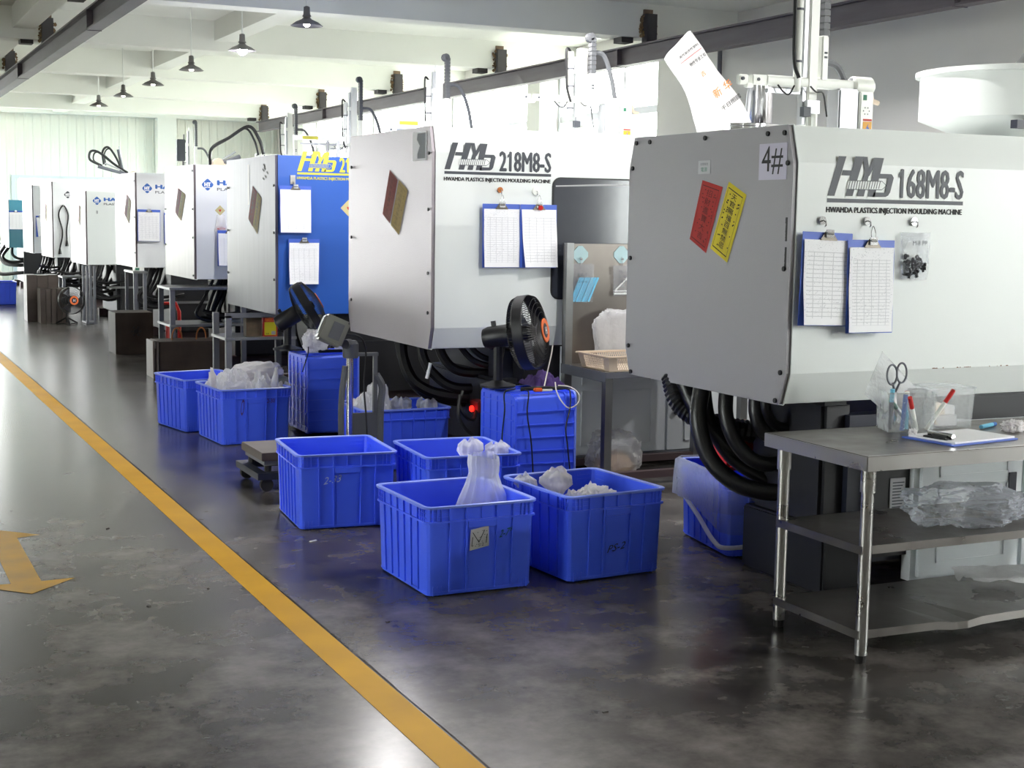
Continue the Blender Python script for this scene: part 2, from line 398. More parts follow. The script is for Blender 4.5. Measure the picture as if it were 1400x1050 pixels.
# walls
wins = []; y = 17.3
wr = MB()
wr.box(XR, XR+.25, YB-.2, -2.0, 0, ZC).box(XR, XR+.25, 2.0, 17.3, 0, ZC).box(XR, XR+.25, -2.0, 2.0, 0, 1.0).box(XR, XR+.25, -2.0, 2.0, 3.8, ZC)
cols = [(20.45, 20.9), (24.75, 25.2), (29.05, 29.5), (33.0, 36.2)]
for a, b in cols: wr.box(XR, XR+.25, a, b, 0, ZC)
prev = 17.3
for a, b in cols:
    wr.box(XR, XR+.25, prev, a, 0, 1.0); wr.box(XR, XR+.25, prev, a, 3.95, ZC); wins.append((prev, a)); prev = b
wall_right = struct(wr.build('wall_right', M['wallgrey']))
for a, b in cols: MB().box(XR-.25, XR, a, min(b, 33.5), 0, ZC).build('pilaster', M['plaster'], wall_right)
MB().cyl((XR-.05, 15.7, 0), (XR-.05, 15.7, 3.85), .03, n=8).build('conduit', M['gsteel'], wall_right)
MB().box(XR-.02, XR, 9.3, 9.32, 0, ZC).build('wall_joint', M['wallgrey'], wall_right)
wn = 0
def window(x, y0, y1, z0, z1, nv, transom):
    global wn; wn += 1
    w = bpy.data.objects.new('window_%d' % wn, None); COL.objects.link(w); w.location = (x, (y0+y1)/2, z0); struct(w)
    hy = (y1-y0)/2; H = z1-z0
    f = MB(); f.box(-.04, .04, -hy, -hy+.06, 0, H).box(-.04, .04, hy-.06, hy, 0, H).box(-.04, .04, -hy+.06, hy-.06, 0, .06).box(-.04, .04, -hy+.06, hy-.06, H-.06, H)
    f.build('window_frame', M['cabwhite'], w)
    step = (2*hy-.12)/nv
    for i in range(1, nv): MB().box(-.03, .03, -hy+.06+step*i-.022, -hy+.06+step*i+.022, .06, H-.06).build('mullion', M['silver'], w)
    MB().box(-.035, .035, -hy+.06, hy-.06, transom-z0-.05, transom-z0+.05).build('transom', M['silver'], w)
    for i in range(nv):
        a = -hy+.06+step*i+.022; b = a+step-.044
        for c, d in ((.06, transom-z0-.05), (transom-z0+.05, H-.06)):
            MB().box(-.003, .003, a, b, c, d).build('pane', M['glass'], w)
window(XR+.12, -2.0, 2.0, 1.0, 3.8, 3, 3.0)
for a, b in wins: window(XR+.12, a, b, 1.0, 3.95, 3, 3.2)
lw = MB(); lwins = [(3.5, 7.5), (30, 34)]; prev = YB-.2
for a, b in lwins:
    lw.box(XL-.25, XL, prev, a, 0, ZC); lw.box(XL-.25, XL, a, b, 0, 1.1); lw.box(XL-.25, XL, a, b, 3.8, ZC); prev = b
lw.box(XL-.25, XL, prev, YF+.2, 0, ZC)
wall_left = struct(lw.build('wall_left', M['plaster']))
for a, b in lwins: window(XL-.12, a, b, 1.1, 3.8, 3, 3.1)
wall_back = struct(MB().box(XL-.2, XR+.2, YB-.25, YB, 0, ZC).build('wall_back', M['plaster']))

# far wall of corrugated sheets, with two openings (the loading door and a bright bay behind the machines)
wall_far = struct(MB().box(XL, -1.0, YF+.04, YF+.2, 0, ZC).box(3.35, 3.92, YF+.04, YF+.2, 0, ZC).box(6.9, XR, YF+.04, YF+.2, 0, ZC)
                  .box(-1.0, 3.35, YF+.04, YF+.2, 3.9, ZC).box(3.92, 6.9, YF+.04, YF+.2, 2.45, ZC).build('wall_far', M['panel']))
def sheet_mesh(z0, z1, w=.2):
    prof = [(0, 0), (w*.62, 0), (w*.7, -.022), (w*.92, -.022), (w, 0), (w, .02), (0, .02)]
    return MB().prism([(a, b) for a, b in prof], 'z', z0, z1).mesh('wall_panel', M['panel'])
sm = {'full': sheet_mesh(0, 3.97), 'd1': sheet_mesh(3.9, 3.97), 'd2': sheet_mesh(2.45, 3.97)}
x = XL+.02
while x < XR-.2:
    k = 'd1' if -1.05 < x < 3.3 else 'd2' if 3.85 < x < 6.85 else 'full'
    put('wall_panel', sm[k], wall_far, (x, YF+.015, 0)); x += .2
MB().box(7.2, 7.66, YF-.4, YF-.03, 0, 3.95).build('pilaster', M['plaster'], wall_far)
MB().box(3.84, 3.92, YF-.06, YF+.2, 0, 2.5).box(3.92, 6.9, YF-.06, YF+.2, 2.43, 2.5).build('door_frame', M['cabwhite'], wall_far)
# loading bay beyond the far opening: side wall and back wall in the open air
for nm, bx_ in (('wall_yard', (3.0, 12.0, 44.0, 44.2, 0, 3.2)),):
    struct(MB().box(*bx_).build(nm, M['plaster']))

# crane rails hung from the beams on steel posts
def rail(name, x, zb, zt, hang):
    fl = .02; w = .075
    mb = MB().box(-w, w, -7.5, 33.0, zb, zb+fl).box(-w, w, -7.5, 33.0, zt-fl, zt).box(-.012, .012, -7.5, 33.0, zb+fl, zt-fl)
    o = mb.build(name, M['steel']); o.location = (x, 0, 0); struct(o); tag(o, None)
    pmesh = MB().box(-.07, .07, -.12, 0, zt, 4.12).mesh('hanger_post', M['post'])
    for y in BEAMS:
        put('hanger_post', pmesh, o, (0, y, 0))
        MB().box(-.32, -.16, y+.05-0, y+.25, zt, 3.85).build('packing_block', M['post'], o)
        random.seed(int(y*10)); sp = MB()
        for i in range(60):
            sx = random.choice((-1, 1)); r = random.uniform(.008, .026); c = Vector((sx*random.uniform(.06, .105), y-random.uniform(.0, .05), random.uniform(zt+.02, 4.1)))
            sp.lathe([(r*.3, -r), (r, -r*.2), (r*.8, r*.5), (r*.2, r)], 5, Matrix.Translation(c))
        so = sp.build('weld_spatter', M['rust'], o); so['kind'] = 'stuff'
        MB().box(-.06, .06, y-.03, y, 4.1, 4.18).build('rusty_plate', pm('rust_plate', (140, 116, 92), .8, var=(20, .5, (110, 92, 80))), o)
    for y in (4.0, 10.0, 16.0, 22.3, 28.0): MB().box(-w-.003, w+.003, y-.012, y+.012, zb-.006, zt).build('splice_plate', M['steel'], o)
    return o
rail('trim_1', 9.0, 3.555, 3.785, True)
rail('trim_2', 2.58, 3.57, 3.80, True)

# ------------------------------------------------------------------ pendant lamps
def lamp_parts(root, lit):
    MB().cyl((0, 0, .12), (0, 0, ZC-3.45), .008, n=6).build('rod', M['gwhite'], root)
    MB().lathe([(.012, .18), (.03, .17), (.034, .10), (.045, .085), (.03, .07)], 12).build('socket', M['shade'], root, smooth=True)
    MB().lathe([(.03, .075), (.05, .055), (.11, .028), (.15, -.002), (.155, -.004), (.15, -.008), (.108, .020), (.045, .047), (.03, .065)], 24, cap=False).build('shade', M['shade'], root, smooth=True, angle=1.2)
    if lit: MB().lathe([(.02, .07), (.03, .055), (.055, .0), (.045, -.035), (.012, -.055)], 14).build('bulb', M['bulb'], root, smooth=True)
    else: MB().lathe([(.015, .07), (.02, .055), (.035, .02), (.028, -.005), (.01, -.016)], 12).build('bulb', M['bulboff'], root, smooth=True)
LAMPS = [(4.15, 13.5, 1, 'grey dish pendant lamp close to the near ceiling beam'), (4.15, 15.9, 2, 'brightest pendant lamp glaring white under the ceiling'),
         (4.15, 18.4, 1, 'grey dish pendant lamp just beyond the glaring one'), (4.15, 20.8, 1, 'dish pendant lamp whose socket is hidden by a beam'),
         (4.15, 23.1, 1, 'dish pendant lamp second from the corrugated wall'), (4.15, 25.4, 1, 'dish pendant lamp nearest the corrugated wall'),
         (4.15, 6.3, 1.2, 'pendant lamp above the roof of the white 168M8-S machine'), (4.15, 8.7, 1, 'pendant lamp above the gap between the two white machines'), (7.4, .6, 3, 'pendant lamp beside the grey wall facing the white machine'),
         (4.15, 11.1, 1, 'pendant lamp before the clipboards of the blue machine'),
         (8.3, 7.0, 1.5, 'added unseen fill lamp between the grey wall and the white 218M8-S machine')]  # this last lamp is unseen, added to brighten the second machine's cabinet doors
POW = {1: .9, 1.2: .85, 1.5: 1.5, 2: 1.1, 3: 2.0}
for x, y, lit, lab in LAMPS:
    t = thing('pendant_lamp', lab, 'lamp', (x, y, 3.45), group='pendant lamps')
    lamp_parts(t, lit >= 2)
    ld = bpy.data.lights.new('lamp_light', 'SPOT'); ld.spot_size = math.radians(175 if y < 12 else 132); ld.spot_blend = .06 if y < 12 else .12; ld.energy = LAMP_W*POW[lit]*(.5 if y > 17 else 1); ld.shadow_soft_size = .06; ld.color = (1, .98, .97)
    lo = bpy.data.objects.new('lamp_light', ld); COL.objects.link(lo); lo.parent = t; lo.location = (0, 0, -.15 if lit >= 2 else -.10)

# ================================================================== MACHINES
def profile(w, z0, z1, cham):
    h = w/2; c = .045 if cham else 0
    if not cham: return [(-h, z0), (h, z0), (h, z1), (-h, z1)]
    return [(-h+c, z0), (h-c, z0), (h, z0+.135), (h, z1-.155), (h-c, z1), (-h+c, z1), (-h, z1-.155), (-h, z0+.135)]
_bolt = None
def bolts(root, pts):
    global _bolt
    if _bolt is None: _bolt = MB().cyl((-.008, 0, 0), (0, 0, 0), .011, n=8).mesh('bolt', M['black'])
    for y, z in pts: put('bolt', _bolt, root, (-.014, y, z))
def hmd_logo(root, x0, zb, y, main, white, model):
    """slanted three-letter emblem with a feed screw through it, model number, rule and tagline"""
    W = .747/750.0
    def Q(px, py): return Vector((x0+(px-205)*W, y, zb+(232-(py-(px-205)*.028))*W))
    mb = MB()
    for poly in ([(258, 65), (298, 66), (243, 233), (205, 232)], [(281, 124), (338, 126), (330, 148), (274, 146)], [(345, 66), (392, 67), (338, 235), (300, 234)],
                 [(384, 67), (410, 68), (424, 135), (398, 237), (360, 236), (398, 135)], [(455, 71), (500, 73), (458, 238), (420, 238)], [(447, 71), (474, 72), (424, 150), (400, 150)],
                 [(478, 140), (545, 142), (551, 162), (473, 160)], [(528, 143), (548, 145), (557, 158), (540, 222), (512, 224)], [(452, 220), (540, 222), (532, 234), (518, 240), (445, 240)]):
        dy = Vector((0, -.00012*(len(mb.v) % 17), 0)); mb.add([Q(*p)+dy for p in poly], [tuple(range(len(poly)))])
    flat(mb, 'emblem', main, root)
    mb = MB()
    def Q2(px, py): v = Q(px, py); v.y -= .0026; return v
    mb.add([Q2(*p) for p in [(312, 169), (492, 173), (517, 190), (492, 208), (304, 204)]], [(0, 1, 2, 3, 4)])
    flat(mb, 'feed_screw', white, root)
    mb = MB()
    def Q3(px, py): v = Q(px, py); v.y -= .0034; return v
    for i in range(13):
        a = 318+i*13.6; mb.add([Q3(a, 171), Q3(a+4, 171), Q3(a-4, 205), Q3(a-8, 205)], [(0, 1, 2, 3)])
    for p, q in (((312, 167), (492, 171)), ((304, 204), (492, 208)), ((492, 171), (517, 190)), ((492, 208), (517, 190))):
        mb.add([Q3(*p), Q3(*q), Q3(q[0], q[1]+3), Q3(p[0], p[1]+3)], [(0, 1, 2, 3)])
    flat(mb, 'screw_thread', main, root)
    text_front(model, x0+.376+(.012 if model[0] == '1' else 0), x0+.747, zb-.004, zb+.125, y, main, root, .034, 'model_number')
    flat(MB().quad((x0, y, zb-.028), (x0+.747, y, zb-.028), (x0+.747, y, zb-.011), (x0, y, zb-.011)), 'rule', main, root)
    text_front('HWAMDA PLASTICS INJECTION MOULDING MACHINE', x0-.004, x0+.744, zb-.078, zb-.046, y, main if main is not M['ink'] else M['inkblk'], root, .05, 'tagline')
def ht_logo(root, cx, cz, y, main, txt='HAITIAN', sub=True):
    r = .062
    pts = []
    for k in range(4):
        for a in (-12, 0, 12):
            ang = math.radians(k*90+a); rr = r*(1 if a == 0 else .93)
            pts.append((cx+rr*math.cos(ang), y, cz+rr*math.sin(ang)))
    flat(MB().quad(*pts), 'emblem', main, root)
    text_front('HT', cx-.036, cx+.036, cz-.02, cz+.024, y-.0015, M['paper'], root, .1, 'emblem_letters')
    flat(MB().quad((cx-.045, y-.0015, cz-.03), (cx-.03, y-.0015, cz-.038), (cx, y-.0015, cz-.03), (cx+.03, y-.0015, cz-.038), (cx+.045, y-.0015, cz-.03), (cx, y-.0015, cz-.024)), 'emblem_wave', M['paper'], root)
    if txt: text_front(txt, cx+.1, cx+.62, cz-.004, cz+.05, y, main, root, .14, 'maker_name')
    if sub: text_front('PLASTICS', cx+.1, cx+.4, cz-.062, cz-.03, y, M['ink'], root, .01, 'tagline')
def charm(root, x, c, mat, label, glyphs, ink, rows=(0.12, .88)):
    """paper charm stuck on an end panel, c = four (y, z) corners: top, right, bottom, left; the strip hangs askew"""
    P = [Vector((x, a, b)) for a, b in c]
    mb = MB(); n = 6; vs_ = []
    top0, top1, bot1, bot0 = P[0], P[1], P[2], P[3]
    for i in range(n+1):
        t = i/n
        for j in range(4):
            u = j/3; p = (top0*(1-u)+top1*u)*(1-t)+(bot0*(1-u)+bot1*u)*t
            p = p+Vector((-.0015-.002*math.sin(PI*u)*math.sin(PI*t*2), 0, 0)); vs_.append(p)
    mb.add(vs_, [(i*4+j, i*4+j+1, i*4+j+5, i*4+j+4) for i in range(n) for j in range(3)])
    o = flat(mb, 'paper_charm', mat, root); o['label'] = label
    # printed border and column of characters
    pr = MB(); off = Vector((-.005, 0, 0))
    def B(u, t): return (top0*(1-u)+top1*u)*(1-t)+(bot0*(1-u)+bot1*u)*t+off
    for (u0, t0), (u1, t1) in (((.1, .06), (.9, .06)), ((.9, .06), (.9, .94)), ((.9, .94), (.1, .94)), ((.1, .94), (.1, .06))):
        a, b = B(u0, t0), B(u1, t1); d = B(.5, .5)
        pr.add([a, b, b+(d-b)*.03, a+(d-a)*.03], [(0, 1, 2, 3)])
    k = len(glyphs)
    for i, g in enumerate(glyphs):
        t0 = .1+.8*i/k; t1 = t0+.8/k*.82
        o_ = B(.36, t1); text_into(pr, g, o_, B(.64, t1)-o_, B(.36, t0)-o_)
    random.seed(k)
    for i in range(26):
        u = random.choice((random.uniform(.15, .3), random.uniform(.7, .84))); t = random.uniform(.1, .88)
        a = B(u, t); e = B(u+.05, t)-a; f = B(u, t+.018)-a; pr.add([a, a+e, a+e+f, a+f], [(0, 1, 2, 3)])
    flat(pr, 'charm_print', ink, o)
    return o
def cab_door(root, x0, x1, z0, z1, y, knob=None, warn=None, handle=None):
    w = MB().box(x0+.004, x1-.004, y-.02, y, z0, z1).build('cabinet_door', M['cabwhite'], root, bevel=.003)
    zm = z0+(z1-z0)*.64
    for a, b in ((z0+.06, zm-.02), (zm+.02, z1-.05)):
        fr = MB(); t = .008; xa, xb = x0+.14*(x1-x0)+.02, x1-.12*(x1-x0)-.02
        fr.box(xa, xb, y-.026, y-.019, a, a+t).box(xa, xb, y-.026, y-.019, b-t, b).box(xa, xa+t, y-.026, y-.019, a, b).box(xb-t, xb, y-.026, y-.019, a, b)
        fr.build('door_moulding', M['cabwhite'], w)
    if knob: MB().cyl((knob[0], y-.035, knob[1]), (knob[0], y-.018, knob[1]), .018, n=12).build('knob', M['black'], w)
    if handle:
        MB().box(handle[0]-.022, handle[0]+.022, y-.026, y-.019, handle[1]-.085, handle[1]+.085).build('lock_plate', M['navy'], w)
        MB().box(handle[0]-.009, handle[0]+.009, y-.034, y-.024, handle[1]-.05, handle[1]+.0).build('latch', M['chrome'], w)
    if warn: warn_sign(w, warn[0], warn[1], y-.0275)
    return w
def warn_sign(root, cx, cz, y, r=.055):
    def tri(s, mat, dy, nm):
        flat(MB().quad((cx-s, y+dy, cz-s*.75), (cx+s, y+dy, cz-s*.75), (cx, y+dy, cz+s)), nm, mat, root)
    tri(r, M['inkblk'], 0, 'warning_border'); tri(r*.78, M['warn'], -.001, 'warning_sign')
    b = [(.1, .5), (-.22, -.02), (0, -.02), (-.12, -.5), (.25, .1), (.03, .1)]
    flat(MB().quad(*[(cx+u*r*.7, y-.002, cz-r*.1+v*r*.75) for u, v in b]), 'warning_bolt', M['inkblk'], root)
def machine(label, X0, y0, w, z0, z1, L, Lt, body, end, cham, bed_x=.45, bed_in=.06, group=None):
    root = thing('injection_moulding_machine', label, 'machine', (X0, y0+w/2, 0), group=group)
    h = w/2
    MB().prism(profile(w, z0, z1, cham), 'x', .012, L).build('guard_cover', body, root, bevel=.006)
    p = profile(w-.004, z0+.002, z1-.002, cham)
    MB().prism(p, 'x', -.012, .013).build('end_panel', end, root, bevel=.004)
    # dark bed under the guard, skids, injection unit behind
    MB().box(bed_x, Lt, -h+bed_in+.04, h-.1, .12, z0+.005).build('bed', M['bed'], root, bevel=.01)
    for y in (-h+bed_in+.1, h-.22): MB().box(bed_x-.08, Lt, y, y+.12, 0, .121).build('skid', M['maroon'], root)
    MB().box(L+.02, Lt-.05, -h*.62, h*.62, z0, 1.32).build('injection_unit', body, root, bevel=.02)
    MB().cyl((L, 0, 1.25), (Lt-.6, 0, 1.25), .11, n=14).build('barrel_cover', M['tin'], root, smooth=True)
    return root

# ---- the white machine with the number 4 label (nearest the work table)
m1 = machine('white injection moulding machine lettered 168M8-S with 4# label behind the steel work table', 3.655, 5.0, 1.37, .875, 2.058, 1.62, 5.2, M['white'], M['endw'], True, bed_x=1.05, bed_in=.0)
hy = .685
bolts(m1, [(y-5.685, z) for y, z in [(6.30, 2.033), (6.17, 2.033), (5.674, 2.031), (5.18, 2.028), (5.06, 2.027), (5.03, 1.90), (5.03, 1.456), (5.03, 1.014), (5.06, .89), (6.304, .888), (6.334, 1.018), (6.335, 1.462), (6.331, 1.909)]])
hmd_logo(m1, .169, 1.767, -hy-.0015, M['ink'], M['white'], '168M8-S')
Y = lambda c: [(y-5.685, z) for y, z in c]
charm(m1, -.013, Y([(5.69, 1.84), (5.519, 1.806), (5.641, 1.505), (5.786, 1.568)]), M['red_pap'], 'red paper charm with a torn corner', '招財進寶大吉', pm('dark_red_print', (92, 26, 26), .7))
charm(m1, -.013, Y([(5.472, 1.83), (5.33, 1.77), (5.465, 1.467), (5.607, 1.529)]), M['yel_pap'], 'yellow paper charm with black characters', '天官賜福百無禁忌', M['inkblk'])
o = MB().box(-.0145, -.0125, 5.042-5.685, 5.243-5.685, 1.832, 1.986).build('number_label', M['label'], m1); o['label'] = 'lilac card reading 4#'
mb = MB(); text_into(mb, '4#', (-.0155, 5.222-5.685, 1.855), (0, -.155, 0), (0, 0, .12), .0); flat(mb, 'label_number', M['inkblk'], o)
o = MB().box(-.014, -.0125, 5.628-5.685, 5.73-5.685, 1.868, 1.929).build('small_sticker', M['stick'], m1)
mb = MB(); text_into(mb, '電源', (-.0148, 5.705-5.685, 1.878), (0, -.052, 0), (0, 0, .02)); flat(mb, 'sticker_print', M['inkgrn'], o)
mb = MB(); text_into(mb, '注意安全', (-.0148, 5.712-5.685, 1.907), (0, -.066, 0), (0, 0, .012)); flat(mb, 'sticker_print', M['ink'], o)
# chipped paint along the edge, rust flecks on the crease
mb = MB(); random.seed(4)
for z in [1.46+.0125*i for i in range(17)]:
    if abs(z-1.555) < .008: continue
    wd = .008+.014*abs(noise.noise((z*30, 0, 0)))+.006; mb.quad((-.0128, 5.002+.02-5.685, z), (-.0128, 5.022+wd-5.685, z), (-.0128, 5.022+wd*.9-5.685, z+.0127), (-.0128, 5.022-5.685, z+.0127))
flat(mb, 'chipped_paint', M['black'], m1)
mb = MB()
for i in range(22):
    x = random.choice((.55, .81, .95, 1.0, 1.13, 1.18))+random.uniform(-.03, .05); a = random.uniform(.004, .02)
    mb.quad((x, -hy-.0012, 1.009), (x+a, -hy-.0012, 1.009), (x+a*.7, -hy-.0012, 1.009+random.uniform(.002, .006)), (x+.1*a, -hy-.0012, 1.013))
flat(mb, 'rust_flecks', pm('rust_fleck', (120, 82, 60), .8), m1)
# lower panels on the operator side
cab_door(m1, .765, 1.375, .05, .735, -hy+.03, handle=(1.31, .42))
cab_door(m1, 1.385, 2.25, .05, .735, -hy+.03, warn=(1.50, .665))
MB().box(.74, 3.9, -hy+.031, -hy+.09, .03, .76).build('door_frame', M['cabwhite'], m1)
MB().box(.42, .735, -hy+.10, -hy+.2, .12, .8).build('bed_front', M['navy'], m1)
o = MB().box(.56, .74, -hy+.03, -hy+.11, .60, .75).build('switch_box', M['black'], m1)
MB().box(.53, .75, -hy-.005, -hy+.09, .585, .6).build('switch_shelf', M['tin'], m1)
for i, c in enumerate(('redp', 'ink', 'tin', 'copper')): MB().cyl((.59+.035*i, -hy+.0, .68), (.59+.035*i, -hy+.03, .68), .014, n=8).build('switch', M[c], o)
MB().box(.53, .74, -hy+.06, -hy+.11, .15, .585).build('lower_box', M['bed'], m1)
o = MB().box(.63, .71, -hy+.052, -hy+.0605, .36, .51).build('rating_plate', M['stick'], m1)
mb = MB()
for i in range(9): mb.quad((.637, -hy+.051, .375+.014*i), (.637+.05+.012*(i % 3)*.7, -hy+.051, .375+.014*i), (.637+.05+.012*(i % 3)*.7, -hy+.051, .380+.014*i), (.637, -hy+.051, .380+.014*i))
flat(mb, 'plate_print', M['ink'], o)
MB().box(.28, .5, -.66+.05, .02, 0, .3).build('end_box', M['bed'], m1, bevel=.01)
MB().box(.30, .46, -.55, .0, .3, .86).build('manifold', M['bed'], m1, bevel=.02)
o = MB().box(.22, .5, .06, .34, .45, .66).build('oil_filter_box', M['redp'], m1, bevel=.02)
for pts, r in (([(.05, .05, .9), (-.0, .0, .72), (.03, -.06, .55), (.12, -.15, .44), (.26, -.22, .40), (.42, -.26, .41)], .042),
               ([(.12, -.05, .9), (.09, -.1, .74), (.14, -.15, .6), (.24, -.2, .53), (.42, -.22, .55)], .036),
               ([(.22, -.15, .9), (.2, -.18, .76), (.26, -.2, .66), (.42, -.24, .64)], .034),
               ([(.03, .2, .9), (.06, .1, .74), (.15, .0, .6), (.28, -.08, .5), (.42, -.1, .48)], .04),
               ([(.02, .28, .9), (.1, .2, .75), (.22, .1, .66), (.42, 0, .62)], .034),
               ([(.10, .12, .9), (.1, .05, .7), (.16, -.02, .55), (.26, -.1, .46), (.42, -.15, .36)], .03),
               ([(.17, -.3, .9), (.17, -.3, .8), (.25, -.28, .72), (.42, -.28, .7)], .024)):
    hose('hose', pts, r, m1, k=6, n=9)
rh = MB()                                     # ribbed conduit
pts = spline([(-.0+.03, .3, .9), (.03, .22, .78), (.1, .12, .70), (.24, .02, .66), (.42, 0, .64)], 14)
rh.tube(pts, [.05+(.006 if i % 2 else 0) for i in range(len(pts))], 10); rh.build('ribbed_conduit', M['hose'], m1, smooth=False)

# ---- the second white machine
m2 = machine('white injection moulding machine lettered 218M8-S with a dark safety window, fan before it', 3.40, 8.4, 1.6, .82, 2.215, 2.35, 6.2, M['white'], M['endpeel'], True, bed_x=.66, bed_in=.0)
h2 = .8; Y2 = lambda c: [(y-9.2, z) for y, z in c]
bolts(m2, [(y-9.2, z) for y, z in [(8.44, 2.05), (8.44, 1.7), (8.44, 1.3), (8.44, 1.05), (9.93, 2.0), (9.93, 1.5), (9.93, 1.05)]])
hmd_logo(m2, .072, 1.951, -h2-.0015, M['ink'], M['white'], '218M8-S')
charm(m2, -.013, Y2([(9.146, 1.964), (8.996, 1.892), (9.14, 1.605), (9.284, 1.669)]), M['dred'], 'faded red paper charm', '招財進寶大吉', pm('dark_red_print2', (84, 34, 32), .7))
charm(m2, -.013, Y2([(8.972, 1.895), (8.813, 1.824), (8.966, 1.532), (9.123, 1.596)]), M['dyel'], 'faded yellow paper charm', '天官賜福百無禁忌', pm('brown_print', (110, 92, 54), .7))
o = MB().box(-.0145, -.0125, 8.487-9.2, 8.727-9.2, 2.008, 2.188).build('number_label', M['paper'], m2)
mb = MB(); mb.quad((-.0152, 8.505-9.2, 2.02), (-.0152, 8.64-9.2, 2.02), (-.0152, 8.64-9.2, 2.05), (-.0152, 8.60-9.2, 2.1), (-.0152, 8.65-9.2, 2.14), (-.0152, 8.64-9.2, 2.178), (-.0152, 8.505-9.2, 2.178)); flat(mb, 'label_print', M['ink'], o)
def rrect(x0, x1, z0, z1, r, n=6):
    P = []
    for cx, cz, a0 in ((x1-r, z1-r, 0), (x0+r, z1-r, 90), (x0+r, z0+r, 180), (x1-r, z0+r, 270)):
        for i in range(n+1): a = math.radians(a0+90*i/n); P.append((cx+r*math.cos(a), cz+r*math.sin(a)))
    return P
MB().prism(rrect(.828, 1.95, 1.128, 1.922, .06), 'y', -h2-.006, -h2+.002).build('window_gasket', M['black'], m2)
o = MB().prism(rrect(.838, 1.94, 1.138, 1.912, .05), 'y', -h2-.009, -h2-.004).build('safety_window', M['glassdark'], m2)
mb = MB(); mb.quad((.85, -h2-.0105, 1.86), (1.9, -h2-.0105, 1.90), (1.9, -h2-.0105, 1.908), (1.2, -h2-.0105, 1.885), (.85, -h2-.0105, 1.868)); flat(mb, 'clear_tape', M['film2'], o)
cab_door(m2, .95, 1.74, .08, .79, -h2+.03, warn=(1.505, .69))
cab_door(m2, 1.75, 2.62, .08, .79, -h2+.03, knob=(1.82, .34))
MB().box(.93, 4.5, -h2+.031, -h2+.09, .05, .815).build('door_frame', M['cabwhite'], m2)
MB().box(.9, 4.5, -h2-.02, -h2+.05, .035, .075).build('plinth', M['gsteel'], m2)
MB().box(.5, .92, -h2+.1, .5, .12, .6).build('pump_block', M['bed'], m2, bevel=.02)
MB().box(.55, .9, -h2+.2, -h2+.35, .45, .78).build('valve_box', M['navy'], m2)
MB().box(.50, .68, -h2+.24, -h2+.4, .10, .34).build('red_box', M['dkred'], m2, bevel=.01)
o = MB().box(.44, .56, -h2+.26, -h2+.4, .36, .44).build('plug_box', M['dkred'], m2, bevel=.008)
MB().lathe([(.003, 0), (.019, .003), (.022, .013), (.017, .023), (.004, .028)], 12, Matrix.Translation((.43, -h2+.32, .385)) @ Matrix.Rotation(-PI/2, 4, 'Y')).build('indicator_lamp', M['led'], m2, smooth=True)
for pts, r in (([(.1, .0, .86), (.09, -.05, .7), (.14, -.1, .55), (.28, -.16, .46), (.5, -.22, .43), (.66, -.25, .44)], .04),
               ([(.2, -.1, .86), (.2, -.15, .7), (.27, -.2, .58), (.4, -.25, .5), (.66, -.3, .5)], .036),
               ([(.28, -.2, .86), (.3, -.25, .72), (.4, -.3, .62), (.66, -.34, .6)], .034),
               ([(.12, .12, .86), (.13, .05, .68), (.2, -.02, .5), (.34, -.1, .41), (.66, -.2, .38)], .04),
               ([(.42, -.35, .84), (.5, -.4, .74), (.62, -.42, .70), (.76, -.4, .74), (.84, -.35, .84)], .02),
               ([(.36, -.3, .84), (.46, -.4, .7), (.62, -.44, .66), (.8, -.42, .7), (.9, -.38, .84)], .022)):
    hose('hose', pts, r, m2, k=6, n=8)
for pts in ([(.3, -h2+.2, .52), (.26, -h2+.16, .44), (.3, -h2+.14, .36), (.38, -h2+.2, .33), (.44, -h2+.3, .37)], [(.27, -h2+.18, .5), (.24, -h2+.12, .36), (.32, -h2+.1, .25), (.46, -h2+.14, .2), (.56, -h2+.22, .2)]):
    hose('power_cable', pts, .012, m2, M['wire_k'])
o = MB().box(-.004, .004, -.02, .02, -.055, .055).build('hose_tag', M['paper'], m2); o.location = (.21, -.22, .62); o.rotation_euler = (0, .25, 0)

# ---- blue machine
m3 = machine('blue injection moulding machine with yellow lettering and two clipboards', 3.42, 12.0, 1.66, .80, 2.156, 2.4, 6.0, M['blue_m'], M['end3'], False, bed_x=.55)
h3 = .83
bolts(m3, [(-.8, 1.9), (-.8, 1.5), (-.8, 1.1), (.79, 1.9), (.79, 1.5), (.79, 1.1)])
hmd_logo(m3, .182, 2.027, -h3-.0015, M['ink_y'], M['blue_m'], '218M8-S')
charm(m3, -.013, [(y-12.83, z) for y, z in [(12.711, 1.909), (12.57, 1.85), (12.72, 1.54), (12.875, 1.616)]], M['dred'], 'dull red paper charm', '招財進寶大吉', M['ink'])
charm(m3, -.0135, [(y-12.83, z) for y, z in [(12.56, 1.85), (12.427, 1.794), (12.566, 1.481), (12.72, 1.55)]], M['dyel'], 'dull yellow paper charm', '天官賜福百無禁忌', M['ink'])
flat(MB().quad(*[(-.0135, a, b) for a, b in ((.0, 1.74), (.06, 1.74), (.06, 2.1), (.0, 2.1))]), 'tape_outline', M['endsteel'], m3)
mb = MB(); random.seed(5)
for i in range(7): a = random.uniform(-.62, -.48); b = random.uniform(1.93, 2.07); mb.quad((-.0135, a, b), (-.0135, a+.05, b+.02), (-.0135, a+.04, b+.035), (-.0135, a-.01, b+.012))
flat(mb, 'sticker_residue', M['inkblk'], m3)
